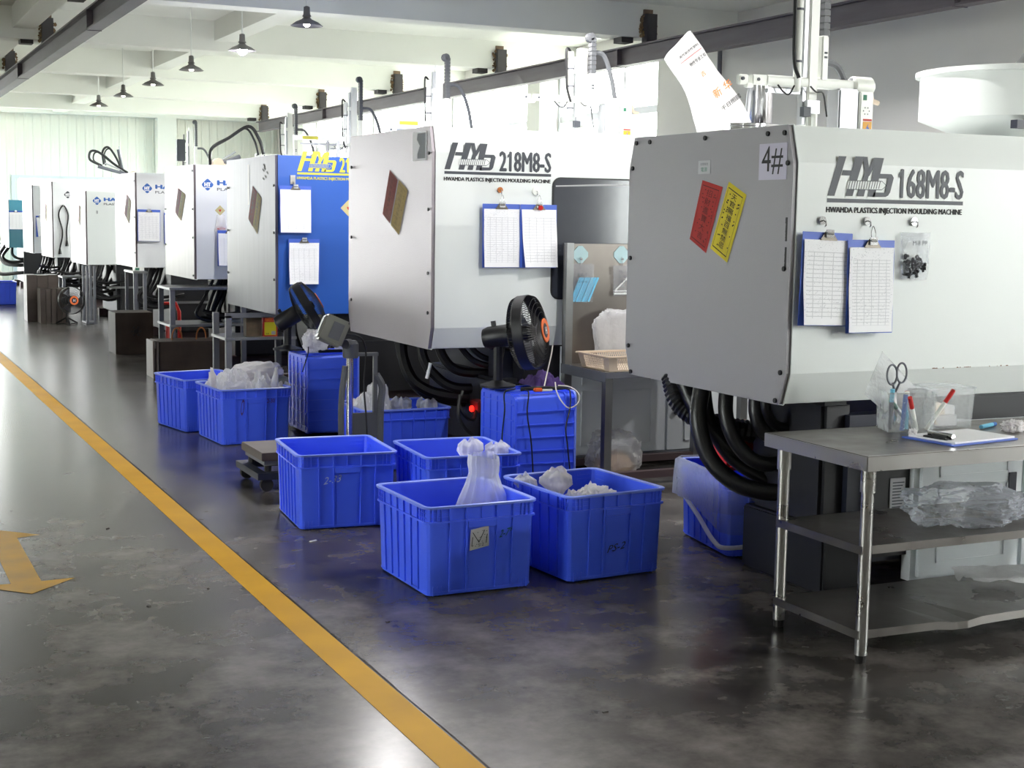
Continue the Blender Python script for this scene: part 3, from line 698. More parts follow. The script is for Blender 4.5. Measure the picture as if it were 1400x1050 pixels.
def sign_diamond(root, cx, cz, y, r=.05):
    flat(MB().quad((cx-r, y, cz), (cx, y, cz-r), (cx+r, y, cz), (cx, y, cz+r)), 'warning_sign', pm('pale_gold_sign', (190, 178, 130), .5), root)
    flat(MB().quad((cx-.014, y-.001, cz+.004), (cx, y-.001, cz-.018), (cx+.014, y-.001, cz+.004), (cx+.008, y-.001, cz+.014), (cx, y-.001, cz+.007), (cx-.008, y-.001, cz+.014)), 'warning_mark', M['inkred'], root)
sign_diamond(m3, .64, 1.72, -h3-.0015, .07)
for pts, r in (([(.3, -.3, .84), (.3, -.32, .6), (.38, -.35, .4), (.55, -.4, .35)], .035), ([(.4, -.5, .84), (.4, -.52, .65), (.46, -.5, .5), (.58, -.45, .45)], .03)):
    hose('hose', pts, r, m3)
MB().box(.5, 2.4, -h3+.05, -h3+.1, .1, .55).build('bed_panel', M['black'], m3)

# ---- pale grey machines further down the row
def charms(root, yc, a, b):
    charm(root, -.013, [(y-yc, z) for y, z in a], M['dred'], 'dull red paper charm', '招財進寶大吉', M['ink'])
    charm(root, -.0135, [(y-yc, z) for y, z in b], M['dyel'], 'dull brown paper charm', '天官賜福百無禁忌', M['ink'])
m4 = machine('pale grey injection moulding machine with blue diamond emblem and a gold diamond sign', 3.45, 15.2, 1.45, .962, 2.164, 2.3, 5.4, M['white2'], M['endsteel'], False)
ht_logo(m4, .137, 1.958, -.7265, M['ink_b']); sign_diamond(m4, .267, 1.69, -.7265, .055)
charms(m4, 15.925, [(15.94, 1.93), (15.76, 1.89), (15.97, 1.62), (16.10, 1.667)], [(15.75, 1.89), (15.578, 1.855), (15.80, 1.57), (15.96, 1.62)])
bolts(m4, [(-.69, 2.1), (-.69, 1.7), (-.69, 1.4), (-.69, 1.0), (.69, 1.7), (.69, 1.3)])
m5 = machine('pale grey injection moulding machine with blue diamond emblem and a single ruled clipboard', 3.456, 18.5, 1.4, .964, 2.154, 2.3, 5.4, M['white2'], M['endsteel'], False)
ht_logo(m5, .144, 1.961, -.7015, M['ink_b'])
charms(m5, 19.2, [(19.03, 1.894), (18.9, 1.85), (19.08, 1.58), (19.23, 1.636)], [(18.89, 1.85), (18.744, 1.799), (18.894, 1.509), (19.07, 1.57)])
bolts(m5, [(-.67, 2.05), (-.67, 1.6), (-.67, 1.15)])
m6 = machine('low white injection moulding machine with full blue diamond emblem and no clipboard', 3.447, 22.4, 1.5, .863, 1.968, 2.3, 5.4, M['white'], M['endsteel'], False)
ht_logo(m6, .161, 1.824, -.7515, M['ink_b'])
text_front('8', .148, .172, 1.63, 1.68, -.7515, M['ink'], m6)
charms(m6, 23.15, [(23.0, 1.763), (22.9, 1.75), (23.02, 1.48), (23.1, 1.51)], [(22.89, 1.75), (22.8, 1.735), (22.92, 1.427), (23.01, 1.47)])
m7 = machine('white injection moulding machine with a coiled power cord hung on its side', 3.437, 26.0, 1.45, .863, 2.17, 2.2, 5.2, M['white2'], M['endsteel'], False)
ht_logo(m7, .26, 1.947, -.7265, M['ink'], sub=False, txt=None)
hose('hanging_cord', [(.11, -.745, 1.02), (.16, -.745, 1.3), (.10, -.745, 1.6), (.18, -.745, 1.76), (.26, -.745, 1.6), (.23, -.745, 1.35), (.23, -.745, 1.16)], .012, m7, M['wire_k'])
for x, z in ((.11, .98), (.23, 1.12)): MB().cyl((x, -.745, z-.06), (x, -.745, z+.04), .03, .014, n=8).build('plug', M['black'], m7)
MB().cyl((.18, -.76, 1.77), (.18, -.725, 1.77), .012, n=8).build('cord_hook', M['chrome'], m7)
charms(m7, 26.725, [(26.8, 1.8), (26.68, 1.78), (26.82, 1.5), (26.92, 1.54)], [(26.66, 1.78), (26.55, 1.76), (26.68, 1.46), (26.8, 1.5)])
m8 = machine('white injection moulding machine farthest but one with a small clipboard on its side', 3.446, 28.8, 1.5, .86, 2.15, 2.2, 5.0, M['white2'], M['endsteel'], False)
m9 = machine('teal fronted injection moulding machine by the corrugated wall', 3.42, 32.7, 1.5, .87, 1.89, 1.9, 4.4, M['teal'], M['endw'], False, bed_x=.3)
MB().box(.0, .32, -.757, -.75, .87, 1.45).build('dark_teal_panel', pm('dark_teal', (58, 112, 128), .4), m9)
for pts, r in (([(-.0, .1, .9), (-.12, .0, .7), (-.05, -.2, .52), (.2, -.4, .48), (.4, -.5, .5)], .04), ([(.05, -.2, .88), (-.1, -.3, .66), (.05, -.4, .55), (.4, -.55, .58)], .035),
               ([(-.1, .4, .95), (-.3, .2, .6), (-.2, -.2, .3), (.3, -.5, .32)], .04), ([(.1, -.3, .88), (.1, -.4, .7), (.25, -.5, .62), (.4, -.55, .68)], .03)):
    hose('hose', pts, r, m9)
# hoses, stands and dark machinery below the guards of the pale machines
for mm, hz in ((m4, .725), (m5, .7), (m6, .75), (m7, .725), (m8, .75)):
    zz = .95 if mm in (m4, m5) else .85
    for i in range(6):
        random.seed(i*31+int(hz*1000)+int(mm.location.y)); x = .16+.07*i+random.uniform(-.03, .03); y = -hz+.12+.09*i
        hose('hose', [(x+.05, y, zz), (x+random.uniform(-.06, .02), y-.02, zz-.2), (x-.02-random.uniform(0, .14), y-.03, zz-.38), (x+.1, y-.05, zz-random.uniform(.42, .56)), (x+.4, y-.02, zz-.46+.02*i)], random.uniform(.016, .03), mm, k=5, n=6)
    for i in range(3):
        hose('hose', [(.1, -hz+.1+.1*i, .62-.08*i), (.3, -hz+.05+.1*i, .58-.07*i), (.6, -hz+.02+.1*i, .62-.05*i)], .022, mm, k=5, n=6)
    MB().box(.5, 2.2, -hz+.04, -hz+.1, .15, .72).build('bed_panel', M['black'], mm)
    MB().box(.3, 2.2, -hz+.02, -hz+.12, .5, .53).build('bed_rail', M['tin'], mm)

# ------------------------------------------------------------------ hoppers and take-out robots
hp = MB().lathe([(.11, .75), (.445, .885), (.445, 1.10), (.45, 1.105)], 40).build('hopper', M['white'], m1, smooth=True, angle=.5); hp.location = (5.47-3.655, 0, 1.30)
MB().lathe([(.10, .0), (.13, .02), (.13, .3), (.10, .76)], 20).build('hopper_neck', M['white'], hp, smooth=True)
MB().lathe([(.45, 1.10), (.468, 1.102), (.468, 1.125), (.44, 1.13), (.02, 1.14)], 40).build('hopper_lid', M['white'], hp, smooth=True, angle=.5)
MB().box(-.2, -.12, -.36, -.34, 1.13, 1.15).build('lid_handle', M['white'], hp)
MB().box(-.3, -.2, -.375, -.33, .82, .86).build('sight_glass', M['navy'], hp)
MB().cyl((-.12, -.2, 1.13), (.05, -.2, 1.3), .04, n=12).build('feed_pipe', M['tin'], hp, smooth=True)
MB().cyl((.06, -.2, 1.2), (.06, -.2, 1.55), .05, n=12).build('loader', M['silver'], hp, smooth=True)
hp2 = MB().lathe([(.16, 0), (.31, .25), (.31, .98), (.318, .985), (.318, 1.0), (.31, 1.005), (.31, 1.03), (.318, 1.035), (.318, 1.05), (.30, 1.055), (.295, .9), (.1, .88)], 36).build('hopper', M['chrome'], m2, smooth=True, angle=.5); hp2.location = (6.22-3.40, 0, 1.32); hp2['label'] = 'chrome drum hopper'
cn = MB().lathe([(.03, 0), (.03, .95), (.09, 1.06), (.092, 1.065), (.092, 1.4), (.08, 1.42), (.02, 1.43)], 24).build('dust_canister', M['chrome'], m2, smooth=True, angle=.5); cn.location = (6.56-3.40, .25, 1.32)
MB().lathe([(.034, .95), (.093, 1.06), (.1, 1.068), (.1, 1.08)], 24).build('canister_cone', M['gsteel'], cn, smooth=True, angle=.5)
hose('outlet_hose', [(-.08, 0, 1.37), (-.12, -.02, 1.33), (-.135, -.02, 1.15), (-.16, -.02, .95)], .022, cn, M['silver'])

def robot(label, x, y, z, s, pole, chain0, chain1, tube_h, hose_to, ysign=1):
    """take-out robot: s scales the horizontal arm; heights are above the machine roof"""
    t = thing('takeout_robot', label, 'robot', (x, y, z), group='take-out robots on the machine roofs')
    W = M['gwhite']
    MB().box(-.028*s, .028*s, -.03, .03, .004, pole).build('vertical_arm', W, t, bevel=.006)
    MB().box(-.05*s, -.03*s, -.02, .02, .05, pole-.06).build('guide_rail', M['silver'], t)
    MB().box(-.058*s, -.028*s, -.034, .03, pole*.72, pole*.72+.04).build('guide_block', M['gwhite'], t)
    MB().cyl((-.085*s, -.02, .2), (-.085*s, -.02, tube_h), .019*s, n=12).build('air_cylinder', W, t, smooth=True)
    for k in (.35, .6, .8): MB().cyl((-.085*s, -.02, tube_h*k), (-.085*s, -.02, tube_h*k+.01), .022*s, n=12).build('clamp_ring', M['gsteel'], t)
    hose('air_line', [(-.085*s, -.02, tube_h+.0), (-.12*s, -.03, tube_h+.01), (-.118*s, -.03, tube_h*.7), (-.112*s, -.03, .35), (-.09*s, -.04, .26)], .009, t, M['wire_k'])
    MB().box(.045*s, .085*s, -.03, .03, .255, chain0).build('chain_cover', W, t, bevel=.006)
    for k in (0, 1): MB().box(.058*s, .075*s, -.0315, -.0295, .36+.02*k, .37+.02*k).build('cover_print', M['ink'], t)
    n = max(3, int((chain1-chain0)/.03)); ch = MB()
    for i in range(n):
        zz = chain0+(chain1-chain0)*i/n; ch.box(.055*s, .088*s, -.026, .026, zz, zz+(chain1-chain0)/n*.86)
    ch.box(.06*s, .083*s, -.02, .02, chain0, chain1)
    ch.lathe([(.02, -.026), (.03*s, -.02), (.03*s, .02), (.02, .026)], 12, Matrix.Translation((.056*s, 0, chain1)) @ Matrix.Rotation(PI/2, 4, 'X'))
    ch.build('cable_chain', M['chain'], t)
    hx, hz_ = hose_to
    hose('loop_hose', [(.08*s, 0, hz_), (.08*s+(hx-.08*s)*.45, 0, hz_-.02), (.08*s+(hx-.08*s)*.8, 0, hz_*.72), (hx, 0, .27)], .017, t, M['greyhose'])
    # horizontal arm along the machine
    za = .245*s if s > 1.1 else .245
    b = MB(); b.prism(rrect(-.026, .026, za-.024, za+.024, .012, 3), 'x', -.25*s, .26*s); b.build('cross_arm', W, t, smooth=True, angle=.5)
    MB().lathe([(.03, -.05), (.045, -.04), (.045, .06), (.03, .075)], 16, Matrix.Translation((.29*s, 0, za)) @ Matrix.Rotation(PI/2, 4, 'Y')).build('arm_motor', W, t, smooth=True, angle=.5)
    MB().box(-.33*s, -.245*s, -.02, .02, za-.022, za+.022).box(-.40*s, -.35*s, -.015, .015, za-.025, za+.02).box(-.36*s, -.32*s, -.015, .015, za-.038, za-.016).build('end_bracket', W, t, bevel=.004)
    for k in (-.385, -.3): MB().cyl((k*s, -.024, za), (k*s, -.012, za), .008, n=8).build('bracket_bolt', M['ink'], t)
    MB().box(-.24*s, -.06*s, -.012, .012, za-.055, za-.035).build('stop_rail', M['silver'], t)
    # support column and control box
    MB().box(.14*s, .255*s, -.05, .05, .004, za-.02).build('support_column', M['silver'], t, bevel=.008)
    o = MB().box(.255*s, .335*s, -.06, .06, .004, za-.03).build('control_box', W, t, bevel=.006)
    MB().box(.272*s, .29*s, -.064, -.059, za-.07, za-.045).build('power_switch', M['inkgrn'], o)
    MB().box(.275*s, .325*s, -.0625, -.0595, .012, .075).build('voltage_sign', M['warn'], o)
    MB().box(.275*s, .325*s, -.0625, -.0595, .078, .088).build('sign_header', M['inkred'], o)
    mb = MB(); cx = .3*s; mb.quad((cx+.006, -.0635, .068), (cx-.01, -.0635, .042), (cx, -.0635, .042), (cx-.006, -.0635, .018), (cx+.012, -.0635, .048), (cx+.002, -.0635, .048)); flat(mb, 'sign_bolt', M['ink_b'], o)
    mb = MB()
    for k in range(6):
        a = k*PI/3; mb.quad(*[(cx-.01+.017*math.cos(a)+q[0], -.0635, .125+.017*math.sin(a)+q[1]) for q in ((-.003, -.003), (.003, -.003), (.003, .003), (-.003, .003))])
    flat(mb, 'dial_marks', M['ink'], o)
    MB().tube(spline([(.335*s, 0, za+.02), (.36*s, 0, za-.01), (.37*s, 0, za-.06), (.41*s, 0, za-.075)], 4), .012, 8).build('lever', M['cream'], t, smooth=True)
    # gripper wrist
    MB().box(-.05*s, .02*s, -.06, -.035, .1, .16).build('wrist_block', M['silver'], t)
    MB().box(-.07*s, -.03*s, -.062, -.03, .085, .13).build('wrist_valve', M['ink'], t)
    MB().cyl((0, -.048, .0), (0, -.048, .1), .014, n=10).build('gripper_rod', W, t)
    hose('wrist_cable', [(-.03*s, -.05, za-.02), (0, -.055, za-.045), (.04*s, -.055, za-.05), (.06*s, -.055, .12), (.07*s, -.05, .09)], .004, t, M['wire_k'])
    hose('wrist_cable', [(-.2*s, -.03, za-.02), (-.17*s, -.04, za-.055), (-.14*s, -.04, za-.06), (-.11*s, -.035, za-.02)], .004, t, M['wire_k'])
    return t
robot('white take-out robot with yellow voltage sign on the 168M8-S machine roof', 4.17, 5.62, 2.058, 1.0, 1.0, .465, 1.05, .95, (.25, .35))
robot('white take-out robot with loop hose on the 218M8-S machine roof', 4.85, 9.2, 2.215, 1.15, .64, .47, .72, .61, (.28, .62))
robot('grey take-out robot with tall black chain on the blue machine', 5.235, 12.83, 2.156, 1.25, .92, .62, 1.0, .78, (.36, .75))
robot('grey take-out robot on the machine with the gold diamond sign', 5.44, 15.9, 2.164, 1.2, .95, .58, 1.04, .78, (.36, .72))
robot('grey take-out robot on the machine with a single ruled clipboard', 5.66, 19.2, 2.154, 1.2, .88, .54, .97, .72, (.36, .66))
r6 = robot('take-out robot with hung black box on the low white machine', 5.19, 23.1, 1.968, 1.15, 1.04, .75, 1.13, .8, (.36, .72))
_rb = r6; t = bpy.data.objects.new('control_pendant', None); COL.objects.link(t); t.parent = r6; t.location = (5.03-5.19, 0, 2.40-1.968)
MB().box(-.07, .07, -.05, .05, .08, .42).build('pendant_case', M['ink'], t, bevel=.01); MB().cyl((.05, 0, -.432), (.05, 0, .1), .015, n=8).build('stand_pole', M['silver'], t); MB().cyl((.05, 0, .42), (.05, 0, .5), .008, n=6).build('antenna', M['ink'], t)

def swing_arm(label, x, y, z, dx, dz, lp):
    t = thing('swing_arm_robot', label, 'robot', (x, y, z), group='swing arm robots')
    MB().box(-.09, .09, -.1, .1, 0, .16).build('arm_base', M['cream'], t, bevel=.01)
    MB().cyl((.0, -.06, .16), (.0, .06, .16), .07, n=14).build('pivot', M['cream'], t, smooth=True)
    MB().cyl((0, 0, .14), (dx, 0, dz), .03, n=10).build('swing_arm', M['gsteel'], t, smooth=True)
    MB().cyl((dx*.15, 0, .2), (dx*.8, 0, dz+.06), .014, n=8).build('gas_spring', M['silver'], t, smooth=True)
    hose('looped_hose', lp, .022, t); hose('looped_hose', [(a*.9, b+.03, c*.96) for a, b, c in lp], .014, t)
    return t
swing_arm('cream based swing arm robot tilted down to the aisle on the machine with coiled cord', 4.95, 26.7, 2.17, -.62, .30, [(-.1, 0, .2), (-.35, 0, .36), (-.6, 0, .55), (-.74, 0, .56), (-.76, 0, .42), (-.6, 0, .33)])
swing_arm('swing arm robot with a tall upright hose loop on the farthest white machine', 5.3, 29.5, 2.15, -.12, .75, [(-.05, 0, .2), (-.12, 0, .5), (-.3, 0, .78), (-.42, 0, .7), (-.4, 0, .45)])
swing_arm('swing arm robot with long arched hose on the machine with single ruled clipboard', 4.62, 19.0, 2.154, .3, .26, [(-.1, 0, .1), (-.08, 0, .35), (.15, 0, .5), (.42, 0, .66), (.56, 0, .5), (.62, 0, .3)])
# light arm with a yellow-black plate standing out from the blue machine's roof
for lab, x, y, z in (('white boom with yellow black caution plate above the blue machine', 4.95, 12.6, 2.156), ('white boom with yellow black caution plate above gold diamond sign machine', 5.0, 15.8, 2.164)):
    t = thing('boom_arm', lab, 'arm', (x, y, z), group='booms with caution plates')
    MB().cyl((.1, 0, 0), (.1, 0, .33), .02, n=8).build('boom_post', M['silver'], t)
    MB().box(-.3, .3, -.02, .02, .33, .38).build('boom', M['gwhite'], t); MB().box(-.2, -.02, -.023, -.019, .34, .372).build('caution_plate', M['ink_y'], t)
    MB().cyl((-.22, 0, .29), (.25, 0, .29), .01, n=6).build('tie_rod', M['silver'], t)
    MB().box(.2, .24, -.015, .015, 0.0, .33).build('boom_post', M['silver'], t)

# ================================================================== BLUE CRATES
CW, CD, CH = .55, .62, .395
_crate = None
def crate_meshes():
    w1, d1, w0, d0, t = CW/2-.012, CD/2-.012, CW/2-.024, CD/2-.024, .006
    def ring(w, d, z, r=.03, n=3):
        P = []
        for cx, cy, a0 in ((w-r, d-r, 0), (-w+r, d-r, 90), (-w+r, -d+r, 180), (w-r, -d+r, 270)):
            for i in range(n+1): a = math.radians(a0+90*i/n); P.append((cx+r*math.cos(a), cy+r*math.sin(a), z))
        return P
    body = MB(); rings = [ring(w0, d0, 0), ring(w0+.003, d0+.003, .02), ring(w1, d1, CH), ring(w1-t, d1-t, CH), ring(w0-t, d0-t, .012)]
    n = len(rings[0]); off = 0; vs_ = [p for r in rings for p in r]
    fs = [(i*n+k, i*n+(k+1) % n, (i+1)*n+(k+1) % n, (i+1)*n+k) for i in range(4) for k in range(n)]
    fs += [tuple(range(n-1, -1, -1)), tuple(4*n+k for k in range(n))]
    body.add(vs_, fs)
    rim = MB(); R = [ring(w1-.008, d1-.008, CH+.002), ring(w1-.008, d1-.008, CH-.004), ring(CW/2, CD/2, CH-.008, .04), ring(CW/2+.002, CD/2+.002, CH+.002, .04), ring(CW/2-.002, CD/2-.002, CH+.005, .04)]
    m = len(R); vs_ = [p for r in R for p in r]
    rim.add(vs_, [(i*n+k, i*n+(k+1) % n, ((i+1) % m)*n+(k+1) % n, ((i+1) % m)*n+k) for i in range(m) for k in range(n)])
    ribs = MB()
    for z, e in ((CH-.068, .009), (.012, .004)):                # horizontal bands
        f = z/CH; w = w0+(w1-w0)*f; d = d0+(d1-d0)*f
        a, b, c, e2 = ring(w-.002, d-.002, z-.004), ring(w+e, d+e, z-.004), ring(w+e, d+e, z+.004), ring(w-.002, d-.002, z+.004)
        ribs.add(a+b+c+e2, [(i*n+k, i*n+(k+1) % n, ((i+1) % 4)*n+(k+1) % n, ((i+1) % 4)*n+k) for i in range(4) for k in range(n)])
    def vrib(axis, s, u, z0, z1, th=.0035, e=.009):
        # vertical rib on the side s of axis; follows the taper of the wall
        vs_ = []
        for z in (z0, z1):
            f = z/CH; wall = (d0+(d1-d0)*f) if axis == 'y' else (w0+(w1-w0)*f)
            uu = u*(1-.035*(1-f))
            for du, o in ((-th, -.003), (th, -.003), (th, e), (-th, e)):
                vs_.append((uu+du, s*(wall+o), z) if axis == 'y' else (s*(wall+o), uu+du, z))
        ribs.add(vs_, [(0, 1, 2, 3), (7, 6, 5, 4)]+[(k, (k+1) % 4, 4+(k+1) % 4, 4+k) for k in range(4)])
    for s in (-1, 1):
        for u in (-.155, -.075, .075, .155): vrib('y', s, u, .012, CH-.006)
        for u in (-.2, -.12, -.04, .04, .12, .2): vrib('x', s, u, .012, CH-.006)
        for u in (-.235, -.215, -.195, .195, .215, .235): vrib('y', s, u, CH-.068, CH-.006, .0022, .006); vrib('y', s, u, .0, .04, .002, .006)
        for u in (-.27, -.25, -.23, .23, .25, .27): vrib('x', s, u, CH-.068, CH-.006, .0022, .006)
        vrib('y', s, 0, CH-.068, CH-.006, .0022, .006)
        for z in (CH-.028, CH-.048):
            for a, b in ((-.245, -.155), (.155, .245)): ribs.box(a, b, s*(d1-.004)-.006, s*(d1-.004)+.006, z, z+.003)
            for a, b in ((-.28, -.2), (.2, .28)): ribs.box(s*(w1-.004)-.006, s*(w1-.004)+.006, a, b, z, z+.003)
    for i in range(5): u = -w0+.05+(2*w0-.1)*i/4; ribs.box(u-.003, u+.003, -d0+.02, d0-.02, -.006, .001)   # grid under the base
    for i in range(6): u = -d0+.05+(2*d0-.1)*i/5; ribs.box(-w0+.02, w0-.02, u-.003, u+.003, -.006, .001)
    hd = MB()                                                    # handle pocket plate on the short sides
    for a, b, c, d in ((-.068, .068, CH-.1, CH-.072), (-.062, .062, .03, CH-.105)):
        f = (d/CH); wall = d0+(d1-d0)*f; wall0 = d0+(d1-d0)*(c/CH)
        e = .012 if a < -.065 else .003
        k = .93 if a > -.065 else 1
        vs_ = [(a*k, -(wall0+e), c), (b*k, -(wall0+e), c), (b, -(wall+e), d), (a, -(wall+e), d), (a*k, -(wall0-.003), c), (b*k, -(wall0-.003), c), (b, -(wall-.003), d), (a, -(wall-.003), d)]
        hd.add(vs_, [(0, 1, 2, 3), (7, 6, 5, 4), (0, 4, 5, 1), (1, 5, 6, 2), (2, 6, 7, 3), (3, 7, 4, 0)])
    return dict(body=body.mesh('crate_body', M['crate'], True, angle=.5), rim=rim.mesh('rim', M['crateedge'], True, angle=.6),
                ribs=ribs.mesh('ribs', M['crate']), handle=hd.mesh('handle', M['crate']))
CRATES = {}
def crate(key, label, x, y, rot=0.0, z=0.007, stand=False, group='blue plastic crates'):
    global _crate
    if _crate is None: _crate = crate_meshes()
    t = thing('plastic_crate', label, 'crate', (x, y, z), (0, 0, math.radians(rot)), group)
    if stand:
        mw = Matrix(((0, 0, 1), (1, 0, 0), (0, 1, 0))).to_4x4(); mw = Matrix.Translation((x, y+CW/2, CD/2+.003)) @ mw
        t.matrix_world = mw
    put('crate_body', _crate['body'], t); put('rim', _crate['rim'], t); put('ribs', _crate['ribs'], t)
    put('handle', _crate['handle'], t); o = put('handle', _crate['handle'], t); o.rotation_euler = (0, 0, PI)
    CRATES[key] = t
    return t
c1 = crate('c1', 'blue crate with grey sticker on its front holding one upright clear bag', 2.535, 5.975, 1.2)
c2 = crate('c2', 'blue crate beside the stickered crate holding several knotted white bags', 3.205, 5.985, 5)
c3 = crate('c3', 'empty blue crate marked 2-33 in white pen', 2.445, 7.45, -5)
c4 = crate('c4', 'blue crate holding two tied bags behind the stickered crate', 3.045, 7.165, -4)
c5 = crate('c5', 'blue crate stood on end with a black fan on top', 3.62, 7.6, stand=True)
c6 = crate('c6', 'blue crate stood on end beside the weighing scale', 3.167, 10.27, stand=True)
c7 = crate('c7', 'blue crate heaped with white plastic bags', 2.70, 10.39, 4)
c8 = crate('c8', 'blue crate tucked behind the bag heaped crate beside steel mould block', 2.56, 11.12, 10)
c9 = crate('c9', 'blue crate of clear bags under the end of the 218M8-S machine', 3.36, 8.97, 90)
c10 = crate('c10', 'blue crate with clear liner under the hoses of the 168M8-S machine', 4.236, 6.075, -9)
c11 = crate('c11', 'blue crate alone on the floor near the corrugated wall', 2.64, 27.1, 0)

# writing and sticker on the crate fronts (front wall leans, so it is laid along the taper)
def wall_y(z): return -(CD/2-.024+.012*z/CH)-.0045
def crate_text(t, body, x0, x1, z0, z1, mat, name='marker_writing', slant=0):
    mb = MB(); o = Vector((x0, wall_y(z0), z0)); text_into(mb, body, o, (x1-x0, 0, slant), (slant, wall_y(z1)-wall_y(z0), z1-z0)); return flat(mb, name, mat, t)
crate_text(c3, '2-33', -.13, -.04, .235, .275, M['ink_w'], slant=.012)
crate_text(c1, '2-7*', .085, .145, .235, .272, M['ink_g'], slant=.012)
crate_text(c2, 'PS-2', -.05, .045, .115, .15, M['ink_k'], slant=.014)
crate_text(c7, 'O', -.12, -.095, .2, .32, M['ink_p'], slant=.01); crate_text(c7, '2-30', .08, .14, .29, .32, M['ink_p'])
st = MB(); z0, z1 = .195, .285
st.add([(-.06, wall_y(z0)-.0035, z0-.006), (.035, wall_y(z0)-.0035, z0+.01), (.032, wall_y(z1)-.0035, z1+.012), (-.055, wall_y(z1)-.0035, z1-.002)], [(0, 1, 2, 3)])
st = flat(st, 'sticker', M['stick'], c1)
mb = MB(); yy = wall_y(.24)-.0045
for a, b in (((-.045, .27), (-.015, .225)), ((.012, .278), (-.015, .225)), ((-.05, .283), (.025, .290)), ((-.05, .21), (-.045, .25)), ((.02, .22), (.025, .26))):
    d = Vector((b[0]-a[0], 0, b[1]-a[1])).normalized(); nrm = Vector((-d.z, 0, d.x))*.0016
    p, q = Vector((a[0], yy, a[1])), Vector((b[0], yy, b[1])); mb.add([p-nrm, q-nrm, q+nrm, p+nrm], [(0, 1, 2, 3)])
text_into(mb, '5-2', (-.018, yy, .205), (.026, 0, .004), (0, 0, .014))
random.seed(2)
for i in range(16): a, b = random.uniform(-.052, .022), random.uniform(.205, .275); mb.quad((a, yy, b), (a+.006, yy, b+.001), (a+.006, yy, b+.003), (a, yy, b+.002))
flat(mb, 'sticker_print', M['inkblk'], st)
MB().box(-.04, -.03, wall_y(.31)-.004, wall_y(.31), .305, .311).build('tape_scrap', M['paper'], c1)

# ================================================================== PLASTIC BAGS
def nz3(p, s, seed): return noise.noise(Vector(p)*s+Vector((seed*7.3, seed*3.1, seed*1.7)))
def bag_tied(label, loc, r, h, neck=.6, flare=.6, seed=0, lean=(0, 0), film='film2', fill='fill', fill_h=.45, pleats=11, name='plastic_bag', group='knotted plastic bags', tie=True, taper=.95):
    t = thing(name, label, 'bag', loc, group=group)
    prof = [(.55, 0), (.92, .03), (1.0, .12), (1.0, .25), (taper, .4*neck/.6), (.62, neck-.12), (.26, neck), (.42, neck+(1-neck)*.25), (flare, neck+(1-neck)*.55), (flare*.95, neck+(1-neck)*.82), (flare*.55, 1.0)]
    if not tie: prof = [(.6, 0), (1.0, .03), (1.02, .12), (.98, .3), (.88, .45), (.7, .60), (.5, .74), (.40, .84), (.44, .93), (.42, 1.0)]
    pr = []
    for i in range(len(prof)-1):
        for k in range(3):
            u = k/3; pr.append((prof[i][0]*(1-u)+prof[i+1][0]*u, prof[i][1]*(1-u)+prof[i+1][1]*u))
    pr.append(prof[-1])
    vs_ = []; n = 44
    for rr, tt in pr:
        amp = .05+(.2 if tie else .13)*min(1, max(0, (tt-.3)/.4))
        for k in range(n):
            a = 2*PI*k/n
            q = rr*(1+amp*.45*math.sin(a*pleats+seed+2*nz3((0, 0, tt), 3, seed))+amp*.6*nz3((math.cos(a), math.sin(a), tt*2), 2.2, seed)+amp*.5*(abs(nz3((math.cos(a), math.sin(a), tt*1.5), 6, seed))-.2))
            x = r*q*math.cos(a)+lean[0]*tt; y = r*q*math.sin(a)+lean[1]*tt
            z = h*tt+((.07 if tie else .05)*h*nz3((math.cos(a)*1.5, math.sin(a)*1.5, seed), 1.1, seed)*max(0, (tt-.7)/.3))
            vs_.append((x, y, z))
    mb = MB(); m = len(pr)
    mb.add(vs_, [(i*n+k, i*n+(k+1) % n, (i+1)*n+(k+1) % n, (i+1)*n+k) for i in range(m-1) for k in range(n)]+[tuple(range(n-1, -1, -1))])
    mb.build('bag_film', M[film], t, smooth=True, angle=1.4)
    if fill:
        MB().lathe([(r*.5, .004), (r*.86, .015), (r*.9, h*.15), (r*.8, h*fill_h*.8), (r*.35, h*fill_h), (r*.05, h*fill_h*1.02)], 18, fn=lambda p, a: p+p.normalized()*.02*r*nz3(p, 30, seed)).build('contents', M[fill], t, smooth=True)
    if tie:
        zt = h*neck; cx, cy = lean[0]*neck, lean[1]*neck
        MB().tube([(cx+r*.27*math.cos(a), cy+r*.27*math.sin(a), zt) for a in [2*PI*i/14 for i in range(14)]], r*.04, 6, closed=True).build('tie', M['copper'], t, smooth=True)
    return t
